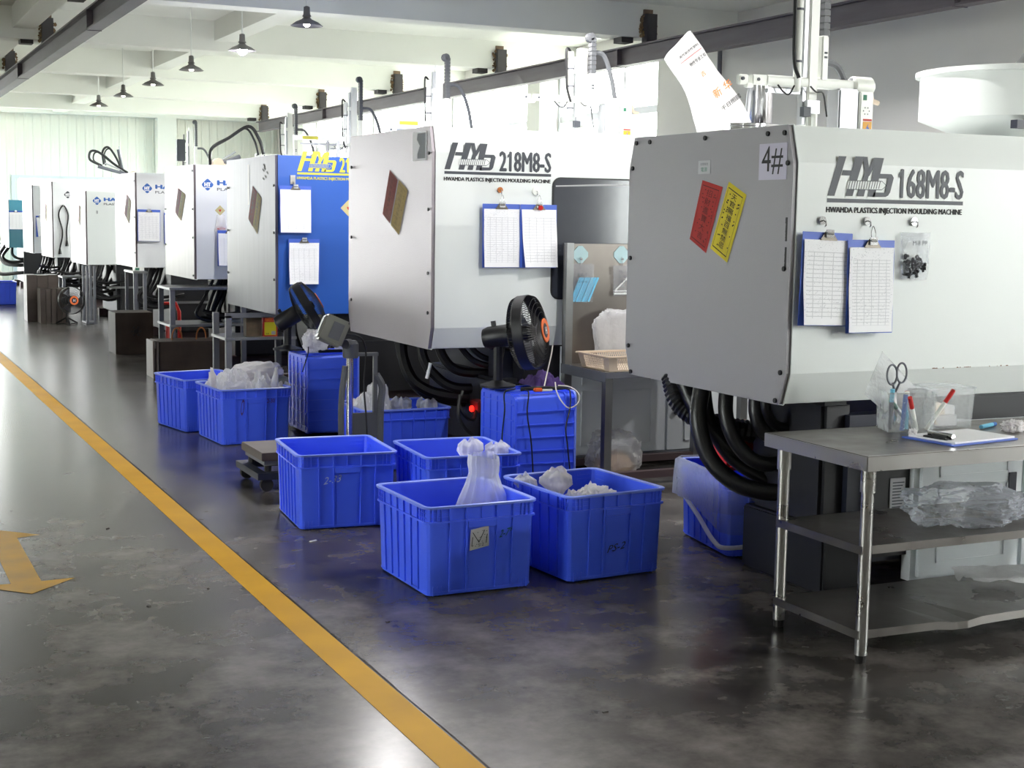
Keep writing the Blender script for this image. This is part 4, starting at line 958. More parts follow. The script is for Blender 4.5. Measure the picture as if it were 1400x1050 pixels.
def bag_lump(label, loc, size, seed=0, film='film3', rot=0, name='plastic_bag', group='loose plastic bags', rough=.55, freq=2.6, fill=None, ears=0):
    """crumpled bag; size = half extents, rests on its base"""
    mb = MB(); nu, nv = 60, 34; vs_ = []
    for i in range(nv+1):
        ph = PI*i/nv
        for k in range(nu):
            a = 2*PI*k/nu; d = Vector((math.sin(ph)*math.cos(a), math.sin(ph)*math.sin(a), -math.cos(ph)))
            q = 1+rough*.55*nz3(d, freq, seed)+rough*.35*abs(nz3(d, freq*2.3, seed+3))
            if ears: q += ears*max(0, nz3((d.x*2, d.y*2, 1), 1.3, seed+9))*max(0, d.z)*1.5
            q += rough*.22*(abs(nz3(d, freq*4.1, seed+5))-.2)+rough*.1*(abs(nz3(d, freq*8, seed+6))-.2)
            e = .75                                              # boxier than a sphere
            p = Vector((math.copysign(abs(d.x)**e, d.x)*size[0], math.copysign(abs(d.y)**e, d.y)*size[1], math.copysign(abs(d.z)**e, d.z)*size[2]))*q
            p.z = max(p.z, -size[2]*.96); vs_.append(p+Vector((0, 0, size[2]*.96)))
    mb.add(vs_, [(i*nu+k, i*nu+(k+1) % nu, (i+1)*nu+(k+1) % nu, (i+1)*nu+k) for i in range(nv) for k in range(nu)])
    me = mb.mesh(name, M[film], True, angle=.55)
    if fill:
        t = thing(name, label, 'bag', loc, (0, 0, rot), group); put('bag_film', me, t)
        MB().lathe([(.3, .02), (.78, .1), (.8, .5), (.5, 1.0), (.1, 1.2)], 16, Matrix.Diagonal((size[0], size[1], size[2], 1)), fn=lambda p, a: p*(1+.2*nz3(p, 3, seed))).build('contents', M[fill], t, smooth=True)
        return t
    o = put(name, me, None, loc, (0, 0, rot)); return tag(o, label, 'bag', group)
g = .02
bag_tied('tall clear plastic bag standing open in the stickered crate', (2.70, 6.02, g), .16, .535, tie=False, film='film', fill='fill', fill_h=.22, seed=1, pleats=13)
bag_tied('small knotted white bag at the left end of its crate beside the stickered crate', (3.03, 6.12, g), .085, .40, .78, .6, seed=2, film='film2', lean=(-.06, .02), fill_h=.7)
bag_tied('round knotted white bag with tucked top between two others in one crate', (3.14, 6.10, g), .095, .42, .72, .8, seed=3, film='film3', lean=(-.02, 0), fill_h=.65)
bag_lump('puffed white bag lying at the handle end of the knotted bag crate', (3.17, 5.87, g), (.13, .11, .185), 4, 'film3', .3, rough=.4, ears=.3)
bag_tied('tied bag with wide fluted top in the crate behind the stickered one', (3.10, 7.10, g), .11, .43, .70, .62, seed=5, fill_h=.6, film='film2')
bag_tied('tied bag with pointed fan top in the crate behind the stickered one', (3.235, 7.06, g), .09, .41, .72, .7, seed=6, fill_h=.62, film='film2', lean=(.015, 0))
bag_lump('long flat white sack lying on top of the heaped crate', (2.82, 10.47, .41), (.19, .1, .07), 11, 'film3', .25, rough=.35, freq=2, ears=.4)
bag_lump('big clear bag bulging over the heaped crate side', (2.60, 10.28, g), (.125, .13, .25), 12, 'film2', .2, rough=.4, fill='fill')
bag_lump('white bag corner poking out over the left of the heap', (2.535, 10.50, g), (.09, .1, .225), 13, 'film3', 0, rough=.5, ears=.3)
bag_lump('small crumpled clear bag in front of the heap', (2.76, 10.20, g), (.07, .07, .2), 14, 'film2', .4, rough=.5, ears=.5)
bag_lump('crumpled milky bag with ruffled top in the heap', (2.875, 10.25, g), (.085, .08, .205), 15, 'film2', .9, rough=.5, ears=.6)
bag_lump('grey translucent bag at the back corner of the heap', (2.90, 10.54, g), (.08, .1, .21), 16, 'film2', 0, rough=.45, ears=.5)
bag_tied('loosely knotted clear bag at the right edge of the heap', (2.94, 10.36, g), .06, .40, .75, .8, seed=17, film='film2', fill=None, lean=(.05, -.08))
bag_tied('tied bag with bow top under the 218M8-S machine', (3.37, 8.88, g), .1, .44, .72, .7, seed=21, film='film2', fill_h=.66)
bag_tied('tied bag with curled top next to the power cables', (3.53, 8.87, g), .085, .42, .72, .8, seed=22, film='film2', fill_h=.66, lean=(.03, 0))
bag_lump('clear sleeve bag leaning in the crate behind the scale column', (3.20, 8.87, g), (.09, .08, .24), 23, 'film2', 0, rough=.35, ears=.5)
bag_lump('white folded bag seen between the scale posts', (3.13, 8.98, g), (.07, .1, .22), 24, 'film3', 0, rough=.3)
bag_lump('crumpled white bag on the upended crate by the scale', (3.27, 10.42, CD+.004), (.09, .08, .085), 31, 'film3', 0, rough=.45)
bag_lump('clear bag of beige scrap on the floor behind the rack leg', (4.52, 8.02, 0), (.17, .13, .15), 33, 'film', 0, rough=.35, fill='fillt')

# liner folded over the crate under the hoses
t = CRATES['c10']
mb = MB(); n = 64; vs_ = []
levels = [(.012, .20), (.013, .26), (.012, .32), (.011, .37), (.008, .402), (-.012, .41), (-.035, .40), (-.04, .33), (-.045, .22)]
for i, (e, z) in enumerate(levels):
    for k in range(n):
        a = 2*PI*k/n; c, s = math.cos(a), math.sin(a); m_ = max(abs(c)/(CW/2), abs(s)/(CD/2))
        x, y = c/m_, s/m_; q = e+.006*nz3((c, s, z*6), 3, 5)*(1 if i > 3 else 1.8)+(.006 if i < 4 else 0)
        x += math.copysign(q, c) if abs(c)/(CW/2) >= m_*.98 else 0; y += math.copysign(q, s) if abs(s)/(CD/2) >= m_*.98 else 0
        zz = z-(.16*max(0, -s)*.6 + .05*nz3((c*2, s*2, 0), 1.5, 8) if i == 0 else 0)
        vs_.append((x, y, zz+.004*nz3((c*4, s*4, z*9), 2, 3)))
mb.add(vs_, [(i*n+k, i*n+(k+1) % n, (i+1)*n+(k+1) % n, (i+1)*n+k) for i in range(len(levels)-1) for k in range(n)])
lo = mb.build('bin_liner', M['film0'], None, smooth=True, angle=1.2); lo.location = t.location; lo.rotation_euler = t.rotation_euler
tag(lo, 'clear plastic liner folded over the rim of the crate under the hoses', 'liner')
hose('liner_fold', [(-.285, .2, .22), (-.29, 0, .15), (-.288, -.2, .06), (-.26, -.318, .05), (0, -.318, .07), (.2, -.318, .1)], .012, lo, M['film2'])

# ================================================================== CLIPBOARDS AND HOOKS
def clipboard(label, x, y, ztop, w, h, form, tilt=0.0, curl=.006, loop=True, paper_dx=0.0, lean=.02):
    """hangs against a machine face; x is the middle, ztop the top edge of the board"""
    t = thing('clipboard', label, 'clipboard', (x, y, ztop), (-lean, tilt, 0), 'clipboards hung on the machines')
    MB().box(-w/2, w/2, 0, .004, -h, 0).build('board', M['cb'], t, bevel=.0015)
    mb = MB(); n = 10; vs_ = []
    for i in range(n+1):
        tt = i/n
        for k in range(5):
            u = k/4; xx = -w/2+.008+(w-.014)*u+paper_dx*tt; zz = -.032-(h-.036)*tt
            vs_.append((xx, -.003-curl*tt*tt*(1.2-u)-.002*math.sin(9*tt+3*u), zz))
    vs2 = [(a, b-.0012, c) for a, b, c in vs_]
    F = [(i*5+k, i*5+k+1, i*5+k+6, i*5+k+5) for i in range(n) for k in range(4)]
    mb.add(vs_, F); mb.add(vs2, F); mb.build('paper', form, t, smooth=True)
    c = MB(); c.box(-.042, .042, -.010, .0, -.034, -.026); c.prism([(-.042, -.03), (.042, -.03), (.03, -.012), (.018, .004), (-.018, .004), (-.03, -.012)], 'y', -.009, -.006)
    c.build('clip', M['clipm'], t)
    MB().cyl((-.016, -.014, -.004), (.016, -.014, -.004), .007, n=8).build('clip_spring', M['chrome'], t)
    MB().box(-.02, .022, -.016, -.010, -.022, .012).build('clip_lever', M['chrome'], t, bevel=.002)
    if loop: MB().tube(spline([(-.008, -.012, .0), (-.012, -.01, .03), (0, -.008, .06), (.012, -.01, .03), (.008, -.012, .0)], 5), .0018, 5).build('hanging_loop', M['chrome'], t)
    return t
def hook(label, x, y, z, mat='chrome', r=.018):
    t = thing('magnet_hook', label, 'hook', (x, y, z), group='hooks on machine faces')
    MB().cyl((0, -.012, 0), (0, 0, 0), r, n=16).build('magnet', M[mat], t)
    MB().tube(spline([(0, -.012, 0), (0, -.03, -.004), (0, -.032, -.02), (0, -.024, -.026)], 4), .003, 6).build('hook_wire', M['chrome'], t, smooth=True)
F1 = 5.0; 
clipboard('blue clipboard with wrinkled handwritten sheets beside the corner of the 168M8-S machine', 3.815, F1-.03, 1.612, .262, .397, M['form2'], .03, .014, False, .008, .012)
clipboard('blue clipboard with a clean ruled form, overlapping the handwritten one', 4.035, F1-.045, 1.582, .252, .40, M['form1'], .005, .006, True, 0, .03)
hook('small chrome hook plate above the handwritten clipboard', 3.80, F1, 1.662)
hook('round magnet hook above the ruled form clipboard', 4.037, F1, 1.663)
hook('round magnet hook above the bag of black parts', 4.293, F1, 1.664)
t = thing('parts_bag', 'clear zip bag of small black parts hung on the 168M8-S machine', 'bag', (4.295, F1-.02, 1.41))
def flat_bag(t, w0, w1, h, th, film, seed):
    mb = MB(); nu, nv = 9, 9; vs_ = []
    for side in (-1, 1):
        for i in range(nv):
            v = i/(nv-1)
            for k in range(nu):
                u = k/(nu-1)*2-1; w = w0+(w1-w0)*v
                b = th*(1-u*u)*(.25+.9*math.sin(PI*min(1, (1-v)*1.15))**.7)+.004
                vs_.append((u*w/2+.004*nz3((u, v, 0), 4, seed), side*b+.006*nz3((u*2, v*3, side), 2, seed), v*h+.006*nz3((u, 0, v), 3, seed+1)))
    F = []
    for s in (0, 1):
        o = s*nu*nv; F += [(o+i*nu+k, o+i*nu+k+1, o+(i+1)*nu+k+1, o+(i+1)*nu+k) for i in range(nv-1) for k in range(nu-1)]
    mb.add(vs_, F); me = bpy.data.meshes.new('bag_film'); me.from_pydata(mb.v, [], mb.f); me.materials.append(M[film]); me.polygons.foreach_set('use_smooth', [True]*len(me.polygons))
    put('bag_film', me, t)
flat_bag(t, .145, .165, .205, .018, 'film0', 41)
random.seed(9)
part_me = MB().cyl((-.012, 0, 0), (.012, 0, 0), .009, .006, n=8).cyl((0, 0, 0), (0, 0, .016), .006, n=6).mesh('black_part', M['black'])
for i in range(26): put('black_part', part_me, t, (random.uniform(-.055, .055), random.uniform(-.01, .01), random.uniform(.015, .105)), (random.uniform(0, 6), random.uniform(0, 6), random.uniform(0, 6)))
text_front('M-8 PP', -.03, .05, .15, .17, -.02, M['ink'], t, name='bag_writing')
F2 = 8.4
clipboard('blue clipboard with creased table form next to the safety window, left of a pair', 3.853, F2-.035, 1.742, .262, .405, M['form1'], .0, .008)
clipboard('blue clipboard with red clip and curled thick papers next to the safety window', 4.112, F2-.045, 1.742, .262, .405, M['form2'], .0, .03, True, .012)
MB().cyl((4.118, F2-.066, 1.72), (4.118, F2-.058, 1.722), .016, n=10).build('red_clip_sticker', M['redp'], bpy.data.objects['clipboard.003'] if 'clipboard.003' in bpy.data.objects else None).matrix_parent_inverse = Matrix.Translation((-4.112, -(F2-.045), -1.742))
hook('bronze magnet hook above the left of the paired clipboards', 3.855, F2, 1.831, 'copper')
hook('white round magnet hook beside the dark safety window', 4.108, F2, 1.829, 'gwhite', .026)
clipboard('clipboard with a plain list sheet high on the blue machine', 3.577, 12.0-.03, 1.90, .282, .40, M['form3'], .0, .004, False)
clipboard('clipboard with a thick curled form low on the blue machine', 3.650, 12.0-.04, 1.45, .278, .39, M['form1'], .0, .03, False, -.01)
o = thing('magnet_hook', 'chrome plate hook above the high clipboard on the blue machine', 'hook', (3.562, 12.0, 1.955), group='hooks on machine faces'); MB().box(-.022, .022, -.008, 0, -.04, .035).build('magnet', M['ss'], o); MB().tube([(0, -.008, -.02), (0, -.03, -.03), (0, -.03, -.05)], .004, 5).build('hook_wire', M['chrome'], o)
clipboard('clipboard hung under a clear bag on the gold diamond sign machine', 3.80, 15.2-.05, 1.48, .25, .38, M['form3'], .02, .02, False, 0, .08)
t = thing('parts_bag', 'clear bag of red parts hung below the gold diamond sign', 'bag', (3.72, 15.2-.02, 1.47)); flat_bag(t, .14, .08, .17, .02, 'film2', 44)
MB().cyl((-.04, 0, .03), (.04, 0, .03), .012, n=8).build('red_part', M['redp'], t)
clipboard('clipboard with a grey ruled form on the single clipboard machine', 3.612, 18.5-.03, 1.695, .285, .40, M['form1'], .015, .004, False)
clipboard('clipboard half hidden at the machine edge beside the grey ruled form', 3.93, 18.5-.03, 1.66, .26, .40, M['form2'], .0, .004, False)
clipboard('small clipboard on the farthest white machine', 3.575, 28.8-.03, 1.57, .16, .40, M['form3'], .0, .006, False, .03)
clipboard('clipboard with blank sheets on the teal fronted machine', 3.56, 32.7-.03, 1.66, .29, .40, M['form3'], .0, .004, False)

# ================================================================== FANS
def fan(label, center, axis, R, base_z, motor=.06, floor_stand=False):
    c = Vector(center); ax = Vector(axis).normalized()
    t = thing('industrial_fan', label, 'fan', (c.x, c.y, base_z), group='black industrial fans'); dz = c.z-base_z
    up = Vector((0, 0, 1)); sx = up.cross(ax).normalized(); uy = ax.cross(sx)
    mt = Matrix.Translation((0, 0, dz)) @ Matrix((sx, uy, ax)).transposed().to_4x4()       # local z = blowing direction
    def ringpts(r, z, n=36): return [mt @ Vector((r*math.cos(2*PI*i/n), r*math.sin(2*PI*i/n), z)) for i in range(n)]
    front = MB(); back = MB()
    def dome(r, s): return s*(.055+.055*(1-(r/R)**2))*R/.22
    for mbx, s in ((front, 1), (back, -1)):
        for q in (.34, .5, .64, .77, .89): mbx.tube(ringpts(R*q, dome(R*q, s)), .0016, 4, closed=True)
        nsp = 84
        for i in range(nsp):
            a = 2*PI*i/nsp
            pts = [mt @ Vector((r*math.cos(a+.12*s*(1-r/R)), r*math.sin(a+.12*s*(1-r/R)), dome(r, s) if r < R*.99 else s*.03*R/.22)) for r in (R*.3, R*.55, R*.8, R*.95, R)]
            mbx.tube(pts, .0019, 3)
        mbx.tube(ringpts(R, s*.03*R/.22), .004, 5, closed=True)
    front.build('front_grille', M['hose'], t, smooth=True); back.build('rear_grille', M['hose'], t, smooth=True)
    band = MB(); n = 36; vs_ = []
    for z in (-.03, .03):
        vs_ += [mt @ Vector(((R+.003)*math.cos(2*PI*i/n), (R+.003)*math.sin(2*PI*i/n), z*R/.22)) for i in range(n)]
    band.add(vs_, [(i, (i+1) % n, n+(i+1) % n, n+i) for i in range(n)]); band.build('rim_band', M['black'], t, smooth=True)
    for k in range(3):
        b = MB(); vs_ = []
        for i in range(6):
            r = R*(.2+.68*i/5)
            for a, z in ((-.16-.5*i/12, -.025), (.2+.45*i/12, .025)): vs_.append(mt @ Vector((r*math.cos(a+2*PI*k/3), r*math.sin(a+2*PI*k/3), z)))
        b.add(vs_, [(2*i, 2*i+1, 2*i+3, 2*i+2) for i in range(5)]); b.build('blade', M['gsteel'], t, smooth=True)
    MB().lathe([(R*.22, -.03), (R*.22, .03), (R*.1, .05)], 16, mt).build('hub', M['black'], t, smooth=True)
    z = dome(R*.3, 1)
    MB().lathe([(R*.31, z-.004), (R*.33, z+.004), (R*.31, z+.008), (R*.2, z+.006), (R*.2, z-.002)], 28, mt, cap=False).build('badge_ring', M['orange'], t, smooth=True)
    MB().lathe([(R*.21, z-.004), (R*.21, z+.004), (R*.02, z+.008)], 20, mt).build('badge', M['navy'], t, smooth=True)
    mb = MB(); text_into(mb, 'H', mt @ Vector((-R*.08, -R*.1, z+.0095)), mt.to_3x3() @ Vector((R*.16, 0, 0)), mt.to_3x3() @ Vector((0, R*.2, 0)), .04); flat(mb, 'badge_letter', M['paper'], t)
    mz = -dome(0, 1)*.8
    MB().lathe([(motor*.3, mz-.20), (motor*.85, mz-.19), (motor, mz-.16), (motor, mz-.02), (motor*.9, mz+.02)], 20, mt).build('motor', M['black'], t, smooth=True, angle=.5)
    MB().box(-.012, .012, -.012, .012, motor, motor+.03, mt @ Matrix.Translation((0, 0, mz-.12)) @ Matrix.Rotation(-PI/2, 4, 'X')).build('knob', M['black'], t)
    foot = mt @ Vector((0, 0, mz-.1))
    if floor_stand:
        MB().cyl((foot.x, foot.y, .02), foot, .016, n=8).build('stand_pole', M['black'], t)
        for dx, dy in ((.16, .06), (-.14, .1), (.02, -.17)): MB().cyl((foot.x, foot.y, .10), (foot.x+dx, foot.y+dy, .008), .012, n=6).build('stand_leg', M['black'], t)
        MB().tube([(foot.x-.14, foot.y+.1, .012), (foot.x+.02, foot.y-.17, .012), (foot.x+.16, foot.y+.06, .012)], .008, 5).build('stand_bar', M['black'], t)
    else:
        MB().cyl((foot.x, foot.y, .02), foot, .03, n=10).build('stand_pole', M['black'], t)
        MB().lathe([(.11, 0), (.11, .012), (.05, .03), (.03, .04)], 20, Matrix.Translation((foot.x, foot.y, 0))).build('stand_base', M['black'], t, smooth=True)
        MB().tube(spline([mt @ Vector((motor*.9, 0, mz-.1)), mt @ Vector((motor*1.25, -.06, mz-.1)), Vector((foot.x, foot.y, .08))], 4), .01, 6).build('yoke', M['black'], t)
    return t
TOP = CD+.006
fan('black industrial fan with orange badge on the upended crate before the 218M8-S machine', (3.79, 7.82, .965), (.72, -.66, .16), .225, TOP, .068)
fan('black fan tilted upward on the upended crate by the scale', (3.27, 10.62, .955), (.82, -.2, .5), .20, TOP, .066)
fan('black floor fan with orange badge beside the far steel mould blocks', (3.13, 21.85, .36), (.25, -.97, .05), .20, 0, .06, True)
# things lying on the upended crates
t = thing('folded_cloth', 'crumpled purple cloth behind the fan on the upended crate', 'cloth', (3.955, 7.95, TOP))
mb = MB(); nu = 20; vs_ = []
for i in range(nu+1):
    for k in range(nu+1):
        u, v = i/nu*2-1, k/nu*2-1; e = max(0, 1-max(u*u, v*v)**2)
        vs_.append((u*.11, v*.12, .004+e*(.05+.05*nz3((u*2, v*2, 0), 1.5, 2)+.02*nz3((u*5, v*5, 0), 1.5, 4))))
mb.add(vs_, [(i*(nu+1)+k, (i+1)*(nu+1)+k, (i+1)*(nu+1)+k+1, i*(nu+1)+k+1) for i in range(nu) for k in range(nu)]); mb.build('cloth', M['purple'], t, smooth=True)
t = thing('power_strip', 'black cable bundle with orange and white plug at the fan foot', 'cable', (3.8, 7.68, TOP))
MB().tube(spline([(-.12, 0, .012), (0, -.03, .02), (.1, -.03, .014), (.19, -.0, .014)], 6), .012, 7).build('cable_bundle', M['wire_k'], t, smooth=True)
MB().box(-.05, .0, -.055, -.02, .0, .022).build('orange_plug', M['orange'], t, bevel=.004); MB().box(.0, .07, -.05, -.02, .0, .014).build('white_plug', M['gwhite'], t, bevel=.003)
hose('white_cord', [(.02, -.03, .02), (.08, .05, .1), (.13, .1, .2), (.15, .12, .26)], .004, t, M['wire_w'])
hose('white_cord', [(.10, -.02, .05), (.09, -.06, .0), (.11, -.095, -.06), (.16, -.095, -.10), (.22, -.095, -.07), (.225, -.09, -.02), (.19, -.05, .02), (.12, -.02, .03)], .004, t, M['wire_w'])
hose('black_cord', [(.16, -.04, .012), (.165, -.09, .0), (.165, -.095, -.1), (.14, -.095, -.22), (.155, -.095, -.34), (.175, -.095, -.5)], .0045, t, M['wire_k'])
hose('black_cord', [(-.1, -.02, .012), (-.11, -.09, .0), (-.12, -.095, -.12), (-.09, -.095, -.3), (-.07, -.095, -.55)], .0045, t, M['wire_k'])
hose('black_cord', [(-.13, .05, .012), (-.196, .06, -.01), (-.20, .05, -.12), (-.205, .07, -.3), (-.2, .05, -.5)], .0045, t, M['wire_k'])
t = thing('power_strip', 'black bar and scraps of film on the upended crate by the scale', 'bar', (3.40, 10.36, TOP))
MB().box(-.13, .06, -.02, .02, 0, .022).build('bar', M['black'], t, bevel=.005); MB().box(.03, .13, .03, .1, 0, .045).build('film_scrap', M['film2'], t)
hose('black_cord', [(-.12, 0, .012), (-.2, 0, .05), (-.225, -.05, -.0), (-.26, -.02, -.14)], .004, t, M['wire_k'])

# ================================================================== PLATFORM SCALE
t = thing('platform_scale', 'grey platform weighing scale with tilted display head on a post', 'scale', (2.24, 8.28, 0))
MB().box(.03, .56, .02, .50, .185, .235).build('platform', M['plat'], t, bevel=.004)
MB().box(.05, .54, .04, .48, .155, .186).build('load_frame', M['gsteel'], t)
MB().box(.0, .66, .0, .06, .075, .115).box(0, .66, .46, .52, .075, .115).box(0, .06, .06, .46, .075, .115).box(.6, .66, .06, .46, .075, .115).build('base_frame', M['navy'], t)
for x in (.08, .5):
    for y in (.07, .44): MB().cyl((x, y, .114), (x, y, .157), .022, n=10).build('load_foot', M['black'], t)
for x in (.06, .58):
    for y in (.03, .49): MB().cyl((x, y-.015, .042), (x, y+.015, .042), .04, n=14).build('wheel', M['foot'], t)
MB().cyl((.655, .24, .1), (.655, .24, .80), .022, n=14).build('display_post', M['chrome'], t, smooth=True)
MB().tube(spline([(.60, .24, .2), (.60, .24, .5), (.625, .24, .72)], 5), .02, 8).build('side_post', M['scaleg'], t, smooth=True)
MB().tube(spline([(.855, .24, .12), (.86, .24, .45), (.87, .24, .58), (.83, .24, .66)], 5), .024, 8).build('side_post', M['scaleg'], t, smooth=True)
MB().box(.67, .86, .235, .25, .26, .42).build('lower_plate', M['scaleg'], t); MB().box(.675, .84, .225, .26, .78, .8).build('cross_bar', M['scaleg'], t)
MB().box(.81, .835, .23, .255, .42, .79).build('inner_post', M['scaleg'], t)
MB().box(.60, .87, .2, .28, .10, .13).build('post_foot', M['scaleg'], t)
MB().lathe([(.045, -.06), (.05, -.05), (.05, .03), (.035, .05)], 16, Matrix.Translation((.66, .24, .83))).build('swivel', M['scaleg'], t, smooth=True, angle=.5)
hm = Matrix.Translation((.555, .22, .935)) @ Matrix.Rotation(math.radians(24), 4, 'Y') @ Matrix.Rotation(math.radians(-14), 4, 'Z')
o = MB().box(-.10, .06, -.1, .1, -.085, .085, hm).build('display_head', M['olive'], t, bevel=.014)
MB().box(-.104, -.099, -.075, .075, -.05, .06, hm).build('display_panel', M['ink'], o); MB().box(-.04, .03, -.106, -.098, -.05, .055, hm).build('side_grip', M['scaleg'], o)
MB().cyl((.61, .2, .86), (.655, .24, .86), .03, n=10).build('head_bracket', M['scaleg'], t)
hose('display_cable', [(.60, .15, .93), (.7, .16, .9), (.74, .18, .8), (.735, .2, .6), (.75, .2, .4), (.76, .2, .22)], .006, t, M['wire_k'])

# ================================================================== STEEL RACK BY THE SECOND MACHINE
t = thing('steel_rack', 'steel packing rack with tall back panel against the 218M8-S machine', 'rack', (4.27, 7.70, 0))
lx, ly = 1.05, .6
for x, y in ((0, 0), (lx-.05, 0), (0, ly-.05), (lx-.05, ly-.05)): MB().box(x, x+.05, y, y+.05, 0, .70 if y < .1 else 1.5).build('leg', M['tin'], t)
MB().box(0, lx, 0, ly, .70, .715).build('shelf', M['ss'], t)
MB().box(-.004, 0, 0, ly, .655, .718).box(0, lx, -.004, 0, .68, .718).build('shelf_edge', M['gsteel'], t)
MB().box(0.0, lx, ly-.012, ly-.004, .70, 1.495).build('back_panel', M['rackss'], t)
MB().box(.05, lx-.05, .0, .05, .04, .085).build('lower_rail', M['maroon'], t); MB().box(.05, lx-.05, ly-.05, ly, .04, .085).build('lower_rail', M['maroon'], t)
def basket(label, x, y, z, w, d, h):
    t = thing('basket', label, 'basket', (x, y, z), (0, 0, math.radians(2)))
    MB().box(0, w, 0, d, 0, .008).build('basket_base', M['cream'], t)
    r = MB(); e = .022
    r.box(-e-.012, w+e+.012, -e-.012, -e+.006, h-.012, h).box(-e-.012, w+e+.012, d+e-.006, d+e+.012, h-.012, h).box(-e-.012, -e+.006, -e+.006, d+e-.006, h-.012, h).box(w+e-.006, w+e+.012, -e+.006, d+e-.006, h-.012, h)
    r.build('basket_rim', M['cream'], t, bevel=.004)
    for sx in (0, 1):
        for sy in (0, 1):
            cr = MB()
            cx, cy = (-e if sx == 0 else w+e), (-e if sy == 0 else d+e); bx, by = sx*w, sy*d; k = .06
            for ux, uy in ((1 if sx == 0 else -1, 0), (0, 1 if sy == 0 else -1)):
                vs_ = [(bx, by, 0), (bx+ux*k, by+uy*k, 0), (cx+ux*k, cy+uy*k, h), (cx, cy, h)]
                cr.add(vs_+[(p[0]+.003*(1 if sx == 0 else -1), p[1]+.003*(1 if sy == 0 else -1), p[2]) for p in vs_], [(0, 1, 2, 3), (7, 6, 5, 4), (0, 4, 5, 1), (1, 5, 6, 2), (2, 6, 7, 3), (3, 7, 4, 0)])
            cr.build('basket_corner', M['cream'], t)
    la = MB(); s = .016
    def bars(p0, ux, length, out):
        n = int((length-.1)/s); 
        for i in range(n+4):
            for sg in (1, -1):
                a0 = .05+i*s-2*s; a1 = a0+sg*.05
                lo_, hi_ = max(.05, min(length-.05, a0)), max(.05, min(length-.05, a1))
                if abs(hi_-lo_) < .003: continue
                f0 = (lo_-a0)/(a1-a0); f1 = (hi_-a0)/(a1-a0)
                def P(a, f): return Vector(p0)+Vector(ux)*a+Vector(out)*f+Vector((0, 0, h*f))
                la.cyl(P(lo_, f0*.96+.02), P(hi_, f1*.96+.02), .0022, n=4, caps=False)
    bars((0, 0, 0), (1, 0, 0), w, (0, -e, 0)); bars((0, d, 0), (1, 0, 0), w, (0, e, 0)); bars((0, 0, 0), (0, 1, 0), d, (-e, 0, 0)); bars((w, 0, 0), (0, 1, 0), d, (e, 0, 0))
    o = la.build('basket_lattice', M['cream'], t); o['kind'] = 'stuff'
basket('cream plastic lattice basket on the steel rack shelf', 4.315, 7.74, .717, .42, .34, .098)
bag_lump('stack of white plastic bags leaning on the rack back panel', (4.66, 8.20, .717), (.2, .05, .185), 51, 'film2', 0, rough=.3, freq=1.8)
def rack_hook(x, label):
    t = thing('adhesive_hook', label, 'hook', (x, 8.287, 1.425), group='pale blue adhesive hooks')
    r = .058; P = []
    for k in range(4):
        for a in (-14, 14): ang = math.radians(k*90+a); P.append((r*math.cos(ang), r*math.sin(ang)))
    MB().prism(P, 'y', -.005, 0).build('hook_plate', M['hookblue'], t)
    MB().cyl((0, -.02, -.03), (0, -.005, -.02), .008, n=8).build('hook_peg', M['chrome'], t); MB().tube([(0, -.018, -.028), (0, -.02, -.055), (0, -.012, -.07)], .003, 5).build('hook_wire', M['chrome'], t)
rack_hook(4.384, 'pale blue diamond hook holding the bag of light blue sticks'); rack_hook(4.69, 'pale blue diamond hook holding the bag of white frames')
t = thing('parts_bag', 'clear bag of light blue plastic sticks hung on the rack panel', 'bag', (4.385, 8.262, 1.115)); flat_bag(t, .165, .18, .25, .016, 'film0', 61)
st_me = MB().cyl((0, 0, 0), (0, 0, .17), .007, n=8).mesh('blue_stick', M['cyan'])
for i in range(10): put('blue_stick', st_me, t, (-.08+.0145*i, -.004+.004*(i % 3), .006), (0, .42, 0))
for i, s_ in enumerate(('LX-T', '2 pcs')): text_front(s_, -.035, .03, .17-.045*i, .19-.045*i, -.022, M['ink'], t, name='bag_writing')
t = thing('parts_bag', 'clear bag of white plastic frames hung on the rack panel', 'bag', (4.70, 8.262, 1.155)); flat_bag(t, .16, .16, .2, .016, 'film0', 62)
MB().box(-.07, .07, -.006, .006, .01, .022).box(-.07, .07, -.006, .006, .03, .036).cyl((-.06, 0, .04), (.03, 0, .12), .005, n=6).build('white_frame', M['gwhite'], t)
for i, s_ in enumerate(('Mx-1', '2.8', '1x1')): text_front(s_, -.05, .0, .15-.03*i, .168-.03*i, -.022, M['ink'], t, name='bag_writing')

